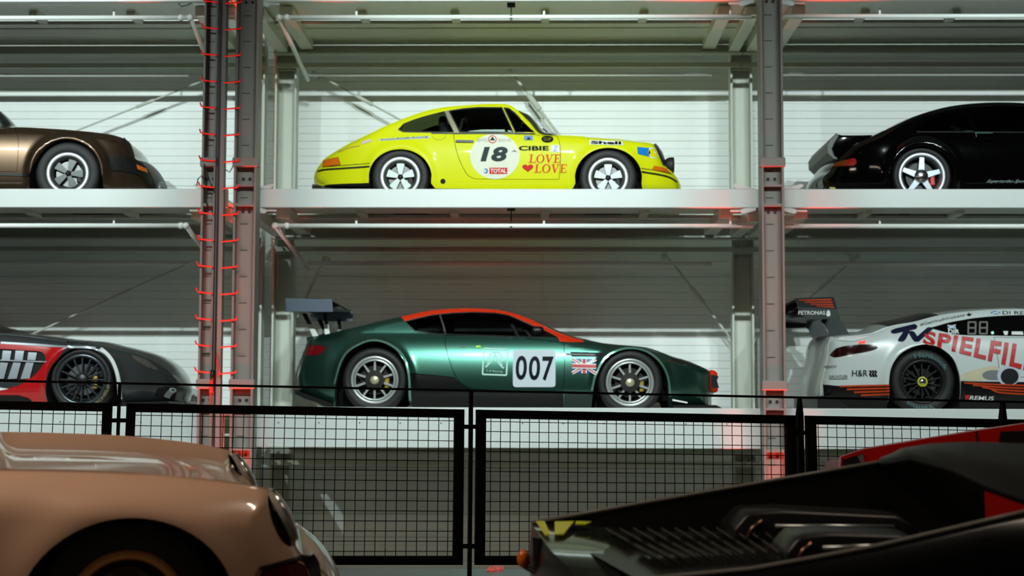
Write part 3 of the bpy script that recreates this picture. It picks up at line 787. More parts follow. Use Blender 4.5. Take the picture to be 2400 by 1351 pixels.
yel.build(OUT_Y, [dict(name='quarter_window', poly=win_q, mat=G_CLEAR, gap=0, off=-.008), dict(name='door_window', poly=win_d, mat=G_CLEAR, gap=0, off=-.008), dict(name='vent_window', poly=win_v, mat=G_CLEAR, gap=0, off=-.008),
                  dict(name='door', poly=door_y, mat=M_YEL, gap=.005),
                  dict(name='tail_lamp', poly=[(752, 370, 'c'), (791, 366, 'c'), (797, 385, 'c'), (751, 388, 'c')], mat=M_AMBER, gap=.003, off=.012, smooth=False),
                  dict(name='turn_signal', poly=[(1534, 387, 'c'), (1565, 391), (1576, 402, 'c'), (1528, 398, 'c')], mat=M_AMBER, gap=.003, off=.01, smooth=False)], tagsY)
M_PETAL = mat('grey_petal', (176, 186, 182), .45, .3); M_LIPW = mat('polished_lip', (235, 238, 245), .38, .55)
M_BARREL = mat('grey_barrel', (84, 88, 82), .4, .4)
fuchs_wheels(yel, RW, FWp, M_PETAL, M_BARREL, M_LIPW)
# trim
for poly, nm in ((win_q, 'window_seal'), (win_d, 'window_seal'), (win_v, 'window_seal')):
    yel.strip([p[:2] for p in poly] + [poly[0][:2]], .014, nm, M_RUBT, .004, smooth=False)
yel.strip([(1046, 259), (1060, 290), (1071, 311)], .045, 'door_pillar', mat('bright_trim', (150, 145, 120), .4, .4), .003)
yel.strip([(1010, 311.5), (1060, 312), (1140, 312), (1255, 312)], .014, 'belt_trim', M_CHROME, .006)
yel.strip([(737, 396), (760, 394), (800, 393.5), (867, 391)], .016, 'bumper_strip', M_RUBT, .012)
yel.strip([(752, 387.5), (790, 387), (868, 383.5)], .007, 'bumper_seam', M_RUBT, .003)
yel.strip([(1504, 403), (1540, 407), (1570, 412), (1591, 421)], .016, 'bumper_strip', M_RUBT, .012)
yel.strip([(1502, 395), (1530, 397.5), (1578, 404)], .007, 'bumper_seam', M_RUBT, .003)
yel.strip([(1536, 334), (1545, 352), (1559, 383)], .028, 'headlamp_rim', M_DARK, .012)
yel.strip([(1068, 330.5), (1110, 331)], .026, 'door_handle', M_CHROME, .022)
yel.ellipse(1038, 425, 6, 6, 'jack_point', M_VOID, .003)
for sd in (-1, 1):
    bm = bmesh.new(); b_lathe(bm, [(.001, -.04), (.085, -.03), (.105, 0), (.1, .03), (.001, .05)], 24, axis='z')
    hx, hz = yel.c((1551, 352)); o = obj_bm('headlamp', bm, mat('lamp_glass', (120, 128, 128), .1, .3, .5), yel.root, True, (hx - .02, sd * .56, hz)); o.rotation_euler = (0, math.radians(62), 0)
    bm = bmesh.new(); b_lathe(bm, [(.001, -.07), (.05, -.065), (.085, -.02), (.092, .02), (.092, .045), (.085, .05), (.001, .052)], 24, axis='z')
    hx, hz = yel.c((1575, 376)); o = obj_bm('fog_lamp', bm, M_DARK, yel.root, True, (hx, sd * .45, hz)); o.rotation_euler = (0, math.radians(90), 0)
    tx, tz = yel.c((1572, 396)); tube('fog_lamp_stem', (tx - .02, sd * .45, tz - .06), (tx, sd * .45, tz + .03), .012, M_DARK, yel.root, 8)
ex, ez = yel.c((750, 432)); tube('exhaust_pipe', (ex - .12, -.58, ez + .0), (ex + .30, -.52, ez - .03), .036, M_CHROME, yel.root, 14)
yel.slab([(766, 430), (862, 430), (862, 452), (775, 452)], -.5, .5, 'silencer_box', M_VOID)
xa, za = yel.c((950, 300)); xb, _ = yel.c((1275, 300))
cabin_tub(yel, xa - .2, xb, .55)
sx, _ = yel.c((1105, 300))
seat(yel, sx, -.33, .28, M_VOID); seat(yel, sx, .33, .28, M_VOID); steering(yel, sx + .55, .33, .72)
for sd in (-1, 1):
    bm = bmesh.new(); b_path(bm, [(sx - .2, sd * .55, .3), (sx - .16, sd * .56, .8), (sx - .1, sd * .44, 1.06), (sx - .1, 0, 1.08)], .02, 8); obj_bm('roll_bar', bm, M_DARK, yel.root, True)
bm = bmesh.new(); wx_, wz_ = yel.c((1230, 280)); b_path(bm, [(wx_ + .36, -.2, wz_ - .14), (wx_ + .2, -.05, wz_ + .02)], .008, 6); obj_bm('wiper', bm, M_BLACK, yel.root)
# roundel, number and stickers
M_CREAM = mat('cream_film', (226, 226, 208), .4); M_GREY = mat('charcoal_film', (52, 58, 62), .4); M_REDF = mat('red_film', (208, 44, 40), .4); M_BLUEF = mat('blue_film', (16, 120, 200), .4); M_NAVY = mat('navy_film', (10, 20, 60), .4)
rd = yel.ellipse(1160, 366, 58, 54, 'number_roundel', M_CREAM, .003, clip=314)
yel.text('18', (1126, 379), (1190, 379), (1126, 344), M_GREY, 'race_number', .006, shear=.18, bold=.045)
yel.text('BFG', (1118, 332), (1142, 332), (1118, 324), mat('pale_grey_film', (170, 170, 165), .5), 'sponsor_lettering', .006)
yel.text('BANK', (1168, 332), (1199, 332), (1168, 324), MATS['pale_grey_film'], 'sponsor_lettering', .006)
yel.ellipse(1154, 326, 10, 9.5, 'bank_emblem', M_REDF, .006); yel.ellipse(1154, 326, 8, 7.5, 'bank_emblem_ground', M_CREAM, .008)
yel.flat([(1147.5, 329), (1160.5, 329), (1154, 319)], 'bank_emblem_triangle', M_GREY, .010)
yel.flat([(1147, 393.5), (1189, 393.5), (1189, 408), (1147, 408)], 'sponsor_plate', M_REDF, .006)
yel.text('TOTAL', (1149.5, 405.5), (1186.5, 405.5), (1149.5, 396), M_WHITE, 'sponsor_lettering', .009, bold=.02)
yel.ellipse(1138.5, 401, 5, 6, 'swirl_emblem', M_BLUEF, .006); yel.ellipse(1137, 401, 3, 3.5, 'swirl_emblem_ground', M_CREAM, .008)
yel.flat([(1198, 357), (1206, 352), (1213, 358), (1206, 355)], 'door_mark', M_GREY, .006)
yel.text('CIBIE', (1216, 353), (1286, 353), (1216, 342), M_BLKF, 'sponsor_lettering', .006, bold=.035)
yel.flat([(1291, 340), (1311, 340), (1311, 357), (1291, 357)], 'sticker', M_WHITE, .006)
yel.text('Z', (1295, 355), (1307, 355), (1296, 342), mat('lilac_film', (178, 178, 205), .5), 'sticker_letter', .009, shear=.2, bold=.03)
yel.flat([(1228, 317), (1249, 317), (1249, 328), (1228, 328)], 'sticker', mat('pale_blue_film', (120, 150, 190), .5), .006)
yel.flat([(1234, 327), (1244, 327), (1241, 321), (1237, 321)], 'sticker_emblem', M_GREY, .009)
yel.ellipse(1283, 325, 14, 9, 'oval_badge', M_BLKF, .006)
yel.text('CUP', (1274, 329), (1292, 329), (1274, 321), mat('gold_film', (130, 125, 60), .5), 'badge_lettering', .009, bold=.02)
yel.flat([(1381, 327.5), (1459, 330), (1460, 341), (1381, 339)], 'sponsor_plate', M_WHITE, .005)
yel.text('Shell', (1385, 337.5), (1456, 339), (1385, 329.5), M_BLKF, 'sponsor_lettering', .008, bold=.04)
yel.flat([(1372, 317), (1420, 319.5), (1465, 324), (1505, 329), (1505, 332), (1465, 327), (1420, 323), (1372, 320)], 'bonnet_strip', M_WHITE, .004)
yel.ellipse(1530, 357, 13.5, 13, 'shock_badge', M_WHITE, .004); yel.ellipse(1531, 357, 11, 11, 'shock_badge_ground', mat('deep_yellow_film', (228, 214, 10), .4), .007)
yel.flat([(1493, 344), (1522, 346), (1519, 356), (1523, 367), (1495, 361)], 'shock_badge_flag', M_BLUEF, .009)
yel.flat([(1522, 350), (1525, 357), (1522, 363), (1520, 357)], 'shock_badge_figure', M_BLKF, .010)
yel.flat([(888, 325), (1006, 317.5), (1008, 323), (888, 330)], 'rally_plate', mat('silver_film', (185, 195, 190), .4, .3), .004)
yel.text('Kraut Krafft Racing', (893, 329), (1002, 322), (893, 325), M_GREY, 'plate_lettering', .007, bold=.01)
yel.strip([(1012, 318), (1018, 325), (1032, 327), (1042, 322), (1044, 315)], .006, 'fuel_flap_seam', mat('yellow_seam', (150, 150, 20), .5), .002, side=(-1,))
yel.flat([(845, 332), (868, 325), (872, 330), (848, 338)], 'lid_latch', mat('pink_film', (214, 190, 190), .4), .008)
yel.strip([(842, 341), (815, 346), (790, 354)], .008, 'latch_cord', mat('rose_cord', (190, 120, 90), .5), .005, side=(-1,))
# serif LOVE lettering and heart
def serif_glyph(ch):
    w = .16; t = .05
    if ch == 'L': return [[(.0, 0), (.78, 0), (.80, .26), (.75, .26), (.70, .07), (.36, .07), (.36, .95), (.48, .95), (.48, 1), (.02, 1), (.02, .95), (.18, .95), (.18, .05), (.0, .05)]]
    if ch == 'E': return [[(.0, 0), (.80, 0), (.84, .26), (.79, .26), (.72, .07), (.36, .07), (.36, .48), (.54, .48), (.58, .38), (.62, .38), (.62, .66), (.58, .66), (.54, .55), (.36, .55), (.36, .93), (.68, .93), (.74, .76), (.79, .76), (.77, 1), (.02, 1), (.02, .95), (.18, .95), (.18, .05), (.0, .05)]]
    if ch == 'V': return [[(.40, -.02), (.48, -.02), (.80, .95), (.92, .95), (.92, 1), (.60, 1), (.60, .95), (.72, .95), (.50, .25), (.28, .95), (.40, .95), (.40, 1), (-.02, 1), (-.02, .95), (.08, .95)]]
    if ch == 'O':
        n = 20; o = [(.46 + .46 * math.cos(2 * math.pi * k / n), .5 + .52 * math.sin(2 * math.pi * k / n)) for k in range(n + 1)]
        i = [(.46 + .28 * math.cos(-2 * math.pi * k / n), .5 + .45 * math.sin(-2 * math.pi * k / n)) for k in range(n + 1)]
        return [o + i]
M_LOVE = mat('red_love_film', (226, 62, 36), .4)
def serif_word(car, txt, p00, p10, p01, m, sh=.22):
    a, b, c_ = car.c(p00), car.c(p10), car.c(p01); x = 0; tot = sum({'L': .86, 'O': .98, 'V': .92, 'E': .9}[t] for t in txt)
    for t in txt:
        for poly in serif_glyph(t):
            loc = [a + (b - a) * ((x + u + sh * v * .5) / tot) + (c_ - a) * v for u, v in poly]
            car.flat([tuple(q) for q in loc], 'love_letter', m, .006, local=True, step=.03)
        x += {'L': .86, 'O': .98, 'V': .92, 'E': .9}[t]
serif_word(yel, 'LOVE', (1238, 382), (1314, 382), (1238, 362.5), M_LOVE)
serif_word(yel, 'LOVE', (1251, 405), (1329, 405), (1251, 385.5), M_LOVE)
ht = [(1237 + 13 * (16 * math.sin(t) ** 3) / 16, 393.5 - 11 * (13 * math.cos(t) - 5 * math.cos(2 * t) - 2 * math.cos(3 * t) - math.cos(4 * t)) / 17) for t in [2 * math.pi * k / 28 for k in range(28)]]
yel.flat(ht, 'heart', M_REDF, .006)
# ------------------------------------------------------------------ green race car
def metallic(name, rgb, rough=.38, metal=.55, coat=.8):
    return mat(name, rgb, rough, metal, coat, noise=.02)
M_GRN = metallic('racing_green_metallic', (58, 100, 88), .30, .85)
M_ORG = mat('orange_paint', (210, 48, 16), .4, coat=.4, noise=.02, spec=.2)
M_CARB = mat('carbon_black', (7, 7, 8), .4, coat=.1, nscale=120, spec=.3)
grn = Car('race_car', 'dark green race car with orange roof rail and number 007', 'car', .97, .42 + .97, ZD_C, .82, .50, 1177, 894, 'cars on the rack', flare=.045, arch_w=.05, bulge=.46, zmid=.40, plan=(.28, .42), taper=(.8, 1.0), roll=.10)
GR, GF = (877, 891), (1477, 897)
rx, rz = grn.c(GR); fx, fz = grn.c(GF); grn.wheels = [(rx, rz, .385), (fx, fz, .375)]
OUT_G = [('@tail', .05), (775, 957, 'c'), (740, 944), (712, 931), (690, 916), (686, 896), (684, 880), (690, 858), (703, 824), (709, 803), (706, 788.5, 'c'),
         ('@trunk', .05), (724, 786.5), (762, 781), (798, 773.5), ('@rear', .05), (822, 767), (882, 753.5),
         ('@roof', .03), (937, 741.5), (971, 733.5), (1015, 726), (1071, 722), (1115, 722), (1160, 725), (1188, 730), (1216, 737.5),
         ('@screen', .05), (1253, 752.5), (1305, 776.5), (1352, 793), ('@hood', .03), (1384, 798), (1417, 804), (1487, 811), (1524, 815.5), (1580, 835), (1620, 846), (1660, 861, 'c'),
         ('@nose', .08), (1673, 869), (1672, 888), (1671, 906), (1677, 917), (1671, 928), (1672, 951), (1671, 959, 'c'), ('@bottom', 0), (1580, 960, 'c'),
         ('@arch', 0), (1570, 938, 'c'), (1564, 888), (1548, 855), (1519, 829), (1487, 819.5), (1453, 823), (1421, 842), (1399, 880), (1390, 918), (1386, 958, 'c'), ('@bottom', 0), (1384, 961, 'c'), (968, 960, 'c'),
         ('@arch', 0), (957, 940, 'c'), (955, 880), (942, 838), (912, 811), (879, 800.5), (850, 806), (811, 834), (786, 902), (782, 950, 'c'), ('@bottom', 0), (780, 957, 'c')]
tagsG = {'body': ('body_side', M_GRN), 'tail': ('rear_bumper', M_GRN), 'trunk': ('boot_lid', M_GRN), 'rear': ('rear_window', G_DARK), 'roof': ('roof', M_ORG), 'screen': ('windshield', G_DARK), 'hood': ('hood', M_GRN), 'nose': ('nose_panel', M_GRN), 'bottom': ('underbody', M_VOID)}
g_win = [(947, 753, 'c'), (970, 747), (1010, 738), (1060, 733), (1110, 731), (1160, 733), (1190, 738), (1216, 748.5), (1242, 760), (1272, 772), (1307, 790, 'c'), (1244, 790), (1180, 787), (1110, 785), (1042, 782.5), (1005, 780), (970, 774.5)]
g_rail = [(936, 738, 'c'), (980, 726), (1030, 718), (1100, 714), (1160, 718), (1220, 732), (1262, 750), (1310, 772), (1356, 790), (1370, 801, 'c'), (1340, 801.5), (1312, 800.5, 'c'), (1307, 790), (1272, 771.5), (1242, 759.5), (1216, 748), (1190, 737.5), (1160, 732.5), (1110, 730.5), (1060, 732.5), (1010, 737.5), (970, 746.5), (946, 752.5, 'c')]
g_door = [(1044, 785, 'c'), (1042, 804), (1051, 840), (1066, 880), (1082, 900), (1106, 912, 'c'), (1200, 915), (1320, 917, 'c'), (1323, 876), (1324, 840), (1322, 803, 'c'), (1240, 793), (1140, 788)]
g_skirt = [(962, 875, 'c'), (1010, 879), (1065, 885, 'c'), (1082, 902), (1106, 914, 'c'), (1200, 917), (1320, 919, 'c'), (1321, 962, 'c'), (962, 962, 'c')]
g_quart = [(1324, 919, 'c'), (1388, 921, 'c'), (1384, 962, 'c'), (1322, 962, 'c')]
g_lamp = [(1568, 834, 'c'), (1600, 841), (1624, 847.5), (1662, 863, 'c'), (1640, 860), (1600, 852), (1580, 845)]
g_tail = [(703, 832, 'c'), (713, 809), (730, 808), (749, 809), (760, 815), (755, 824), (742, 832)]
grn.build(OUT_G, [dict(name='side_window', poly=g_win, mat=G_DARK, gap=0, off=-.004), dict(name='roof_rail', poly=g_rail, mat=M_ORG, gap=0, off=.002),
                  dict(name='door', poly=g_door, mat=M_GRN, gap=.006), dict(name='side_skirt', poly=g_skirt, mat=M_CARB, gap=.004, off=-.012), dict(name='brake_duct_panel', poly=g_quart, mat=mat('satin_dark_green', (22, 40, 38), .4), gap=.004),
                  dict(name='headlamp', poly=g_lamp, mat=mat('smoked_lens', (20, 22, 24), .08, coat=1.0), gap=.003), dict(name='tail_lamp', poly=g_tail, mat=mat('ruby_lens', (112, 12, 18), .15, coat=.8), gap=.003)], tagsG)
M_SILV = mat('silver_wheel', (188, 194, 192), .3, .6); M_HUBD = mat('dark_hub', (40, 40, 40), .4, .5); M_CAPG = mat('champagne_cap', (205, 200, 165), .35, .5)
M_GOLD = mat('gold_anodised', (190, 160, 70), .35, .7)
yt, ow, yf = wheel_set(grn, [(rx, rz), (fx, fz)], rz, .258, .28, (10, .07, .228, .026, .022, .03), dict(lip=M_SILV, barrel=M_HUBD, spoke=M_SILV, hubm=M_CAPG, hub=.052, lipw=.09, br=.82, depth=.18, ring=M_HUBD, ringk=2.0, disc=M_HUBD, cal=M_GOLD))
for (wx, wz) in ((rx, rz), (fx, fz)):
    bm = bmesh.new(); b_lathe(bm, [(.205, -.012), (.222, -.016), (.228, -.004), (.205, .0)], 48, closed=True); obj_bm('rim_ring', bm, M_SILV, grn.root, True, (wx, -(yt - ow) + yf, wz))
    for k in range(10):
        a = 2 * math.pi * (k + .5) / 10; bm = bmesh.new(); b_tube(bm, (0, -.02, 0), (0, .02, 0), .009, 8); obj_bm('rim_bolt', bm, M_GOLD, grn.root, loc=(wx + math.cos(a) * .10, -(yt - ow) + yf, wz + math.sin(a) * .10))
M_GLIP = metallic('lip_highlight_green', (120, 168, 152), .35, .6)  # paler green, paints the highlight along the arch lips
grn.strip([(1572, 930), (1567, 888), (1551, 853), (1521, 826.5), (1487, 816.5), (1452, 820), (1419, 839), (1396, 879), (1387, 916)], .022, 'arch_lip_highlight', M_GLIP, .006)
grn.strip([(961, 940), (959, 880), (945, 835), (914, 808), (879, 797.5), (849, 803), (808, 832), (783, 900)], .022, 'arch_lip_highlight', M_GLIP, .006)
grn.strip([p[:2] for p in g_win] + [g_win[0][:2]], .012, 'window_seal', M_RUBT, .004, smooth=False)
grn.strip([(1030, 738), (1037, 760), (1043, 784)], .02, 'window_divider', M_RUBT, .004)
grn.flat([(1337, 825), (1412, 827), (1419, 830), (1409, 836), (1340, 836)], 'side_vent', M_VOID, .003); grn.strip([(1325, 830), (1355, 831), (1395, 832)], .018, 'vent_blade', M_HUBD, .008)
grn.strip([(1080, 812), (1092, 812.5)], .014, 'door_handle', M_CHROME, .008, side=(-1,)); grn.flat([(1115, 810), (1126, 810), (1126, 814.5), (1115, 814.5)], 'door_light', mat('lime_film', (190, 240, 60), .4), .006)
# mirror
mx, mz = grn.c((1259, 775)); bm = bmesh.new(); b_box(bm, (0, 0, 0), (.145, .10, .10), .035); b_box(bm, (.0, .11, -.05), (.05, .16, .02), .008); obj_bm('mirror', bm, M_CARB, grn.root, True, (mx, -.80, mz))
# rear wing
for sd in (-1, 1):
    o = grn.slab([(674, 702), (783, 704), (783, 733), (674, 732)], sd * .93, sd * .915, 'wing_endplate', mat('blue_grey_composite', (88, 100, 116), .4, coat=.2), bev=.004)
wl = [(680, 708), (730, 702), (778, 706), (778, 712), (730, 712), (682, 714)]
grn.slab(wl, -.92, .92, 'wing_plane', M_CARB, smooth=True)
for sd in (-1, 1):
    for up, lo in (([(700, 732), (711, 732), (722, 757), (711, 757)], [(711, 757), (722, 757), (736, 784), (722, 786)]), ([(751, 732), (760, 732), (761, 757), (752, 757)], [(750, 757), (762, 757), (763, 781), (751, 782)])):
        grn.slab(up, sd * .60, sd * .585, 'wing_strut', M_CARB); grn.slab(lo, sd * .60, sd * .58, 'strut_foot', M_WHITE)
grn.slab([(a + 17, b) for a, b in [(1657, 866), (1671, 866), (1679, 876), (1672, 890), (1680, 914), (1670, 920), (1660, 905), (1656, 885)]], -.40, .40, 'grille_surround', M_ORG, smooth=True)
grn.slab([(a + 20, b) for a, b in [(1660, 876), (1678, 880), (1674, 890), (1679, 908), (1660, 908)]], -.405, .36, 'grille', M_VOID)
grn.slab([(1580, 950), (1680, 950), (1694, 957), (1690, 960), (1580, 960)], -.92, .92, 'front_splitter', M_CARB)
grn.slab([(1577, 936), (1612, 943), (1612, 946), (1577, 940)], -.94, -.90, 'canard', M_WHITE)
grn.slab([(688, 914), (720, 926), (775, 945), (775, 952), (715, 936), (690, 924)], -.93, .93, 'rear_diffuser', M_CARB)
# cabin
xa, _ = grn.c((960, 780)); xb, _ = grn.c((1320, 780)); cabin_tub(grn, xa, xb, .62); sx, _ = grn.c((1120, 780)); seat(grn, sx, -.38, .22, M_VOID); steering(grn, sx + .6, -.38, .75)
for sd in (-1, 1):
    for pa, pb in (((1198, 762), (1216, 788)), ((1226, 769), (1246, 786))):
        a, b = grn.c(pa), grn.c(pb); tube('roll_cage_bar', (a[0], sd * .62, a[1] + .02), (b[0], sd * .66, b[1] - .02), .018, M_WHITE, grn.root, 8)
    a = grn.c((1030, 745)); tube('roll_cage_bar', (a[0], sd * .55, .3), (a[0] + .03, sd * .5, a[1] + .03), .02, M_DARK, grn.root, 8)
tx, tz = grn.c((1196, 731)); tube('roof_antenna', (tx - .06, 0, tz + .03), (tx + .05, 0, tz + .02), .012, M_CHROME, grn.root, 8)
# plates and marks
M_PLATE = mat('pale_blue_plate', (206, 214, 222), .4); M_INK = mat('navy_ink', (8, 16, 30), .4); M_MINT = mat('mint_film', (196, 232, 222), .4)
def rrect(x0, y0, x1, y1, r):
    out = []
    for cx, cy, a0 in ((x1 - r, y0 + r, -90), (x1 - r, y1 - r, 0), (x0 + r, y1 - r, 90), (x0 + r, y0 + r, 180)):
        for k in range(5):
            a = math.radians(a0 + 22.5 * k); out.append((cx + r * math.cos(a), cy + r * math.sin(a)))
    return out
grn.flat(rrect(1202, 820, 1302, 908, 7), 'number_plate', M_PLATE, .004)
for k, ch in enumerate('007'):
    grn.text(ch, (1207.5 + 31 * k, 891 + k), (1234 + 31 * k, 891 + k), (1209.5 + 31 * k, 834 + k), M_INK, 'race_number', .008, bold=.02)
sq = [(1134, 817), (1190, 819), (1187, 880), (1131, 878)]
for a, b in zip(sq, sq[1:] + sq[:1]): grn.strip([a, ((a[0] + b[0]) / 2, (a[1] + b[1]) / 2), b], .016, 'logo_frame', M_MINT, .006, side=(-1,))
grn.strip([(1145, 848), (1147, 834), (1152, 826), (1160, 825), (1169, 826), (1174, 832), (1177, 848)], .014, 'logo_arch', M_MINT, .005, side=(-1,))
grn.strip([(1138, 861), (1150, 850), (1156, 840), (1160.5, 830)], .016, 'logo_wing', M_MINT, .005, side=(-1,)); grn.strip([(1160.5, 830), (1165, 843), (1172, 856), (1181, 864)], .016, 'logo_wing', M_MINT, .005, side=(-1,))
grn.strip([(1142, 856), (1146, 845), (1148, 836)], .010, 'logo_wing', M_MINT, .005, side=(-1,)); grn.strip([(1168, 832), (1172, 846), (1177, 858)], .010, 'logo_wing', M_MINT, .005, side=(-1,))
grn.text('1-3 Racing', (1141, 873), (1178, 875), (1141, 867.5), M_MINT, 'logo_lettering', .006)
fl = lambda u, v: (1341 + 56 * u, 841 + 1.5 * u + 34 * v)
M_UB = mat('flag_blue', (30, 50, 130), .4); M_UR = mat('flag_red', (196, 24, 40), .4)
grn.flat([fl(0, 0), fl(1, 0), fl(1, 1), fl(0, 1)], 'flag', M_UB, .004)
for a, b in (((0, 0), (1, 1)), ((0, 1), (1, 0))):
    grn.strip([fl(*a), fl(.5, .5), fl(*b)], .036, 'flag_saltire', M_WHITE, .007, side=(-1,), smooth=False); grn.strip([fl(*a), fl(.5, .5), fl(*b)], .011, 'flag_saltire_red', M_UR, .009, side=(-1,), smooth=False)
for w_, m_, of in ((.056, M_WHITE, .011), (.034, M_UR, .013)):
    grn.strip([fl(0, .5), fl(1, .5)], w_, 'flag_cross', m_, of, side=(-1,), smooth=False); grn.strip([fl(.5, 0), fl(.5, 1)], w_, 'flag_cross', m_, of, side=(-1,), smooth=False)
# ------------------------------------------------------------------ brown and black coupes
def sh(pts, dx, dy): return [p if isinstance(p[0], str) else (p[0] + dx, p[1] + dy) + tuple(p[2:]) for p in pts]
def until(out, a, b):
    """slice of an outline list between the first points equal to a and b"""
    ia = next(i for i, p in enumerate(out) if p[:2] == a); ib = next(i for i, p in enumerate(out) if p[:2] == b); return out[ia:ib + 1]
M_BRN = metallic('bronze_brown_metallic', (78, 61, 46), .32, .75)
brn = Car('sports_coupe', 'metallic brown coupe with black bumper and white ringed wheels on upper deck', 'car', .875, .42 + .875, ZD_B, .76, .33, -87, 406, 'cars on the rack', flare=.05, arch_w=.05, bulge=.22, plan=(.28, .34), taper=(.9, .8))
dx, dy = -1268, -12
BR, BF = (937 + dx, 404), (157, 404.5)
rx, rz = brn.c(BR); fx, fz = brn.c(BF); fx_b = fx; brn.wheels = [(rx, rz, .37), (fx, fz, .385)]
OUT_B = [('@tail', .06)] + sh(OUT_Y[1:next(i for i, p in enumerate(OUT_Y) if p[0] == '@hood')], dx, dy) + \
        [('@hood', -.045), (28, 298), (58, 297.5), (88, 298.5), (140, 300.5), (180, 303), (220, 306), (260, 310.5), (281, 316, 'c'), ('@nose', .05), (294, 324), (303, 344), (306, 361, 'c'),
         ('@bumper', .07), (311, 366), (321, 371), (334, 385), (344, 404), (350, 424), (351, 440), (346, 452, 'c'), ('@bottom', 0), (246, 452, 'c'),
         ('@arch', 0), (240, 444, 'c'), (236, 398), (222, 361), (192, 336), (160, 327), (138, 330), (110, 347), (88, 377), (75, 405), (70, 446, 'c'), ('@bottom', 0), (68, 450, 'c'), (1020 + dx, 445, 'c'), ('@arch', 0)] + \
        sh(arc_px(938, 418, 78, 74, 186, -12, 14)[::-1], dx, dy) + [('@bottom', 0), (860 + dx, 446, 'c')]
tagsB = {k: (n, M_BRN if m is M_YEL else m) for k, (n, m) in tagsY.items()}; tagsB['bumper'] = ('front_bumper', M_BLACK); tagsB['screen'] = ('windshield', G_TINT)
b_bump = [(246, 364, 'c'), (306, 361, 'c'), (312, 364), (323, 370), (337, 385), (347, 404), (353, 424), (354, 441, 'c'), (340, 441, 'c'), (332, 421), (322, 408), (296, 400), (255, 398, 'c')]
brn.build(OUT_B, [dict(name='quarter_window', poly=sh(win_q, dx, dy), mat=G_TINT, gap=0, off=-.006), dict(name='door_window', poly=sh(win_d, dx, dy), mat=G_TINT, gap=0, off=-.006), dict(name='vent_window', poly=sh(win_v, dx, dy), mat=G_TINT, gap=0, off=-.006),
                  dict(name='door', poly=sh(door_y, dx, dy - 4), mat=M_BRN, gap=.005), dict(name='bumper_side', poly=b_bump, mat=M_BLACK, gap=.003, off=.015), dict(name='tail_lamp', poly=sh([(752, 370, 'c'), (791, 366, 'c'), (797, 385, 'c'), (751, 388, 'c')], dx, dy), mat=M_REDL, gap=.003, off=.01, smooth=False)], tagsB)
fuchs_wheels(brn, BR, BF, mat('black_petal', (58, 60, 60), .3, .5), M_BARREL, M_LIPW, .228, .22, rot=.3)
brn.flat([(312, 379), (333, 385), (336, 395), (315, 390)], 'turn_signal', M_AMBER, .03); pass
brn.strip([(-60, 411), (0, 411), (72, 412)], .03, 'sill_trim', M_RUBT, .015); brn.strip([(282, 317), (293, 335), (304, 360)], .03, 'headlamp_rim', M_DARK, .012)
for k in range(6): brn.strip([(262 + 4 * k, 367), (261 + 4 * k, 396)], .006, 'bellows_rib', M_RUBT, .024, side=(-1,), smooth=False)
for sd in (-1, 1):
    bm = bmesh.new(); b_lathe(bm, [(.001, -.04), (.095, -.03), (.118, 0), (.11, .02), (.06, .035), (.001, .04)], 24, axis='z')
    hx, hz = brn.c((293, 341)); o = obj_bm('headlamp', bm, MATS['lamp_glass'], brn.root, True, (hx - .05, sd * .60, hz)); o.rotation_euler = (0, math.radians(66), 0)
    hx, hz = brn.c((344, 426)); bm = bmesh.new(); b_lathe(bm, [(.001, -.03), (.06, -.02), (.07, .02), (.001, .04)], 20, axis='z'); o = obj_bm('fog_lamp', bm, MATS['lamp_glass'], brn.root, True, (hx + .08, sd * .5, hz)); o.rotation_euler = (0, math.pi / 2, 0)
xa, _ = brn.c((950 + dx, 300)); xb, _ = brn.c((1275 + dx, 300)); cabin_tub(brn, xa - .2, xb, .55); sx, _ = brn.c((1105 + dx, 300)); seat(brn, sx, -.33, .28, M_VOID); seat(brn, sx, .33, .28, M_VOID); steering(brn, sx + .55, .33, .72)
wx_, wz_ = brn.c((86, 296)); bm = bmesh.new(); b_box(bm, (0, 0, 0), (.03, .02, .03), .006); obj_bm('washer_nozzle', bm, M_BLACK, brn.root, loc=(wx_, -.3, wz_ - .01))

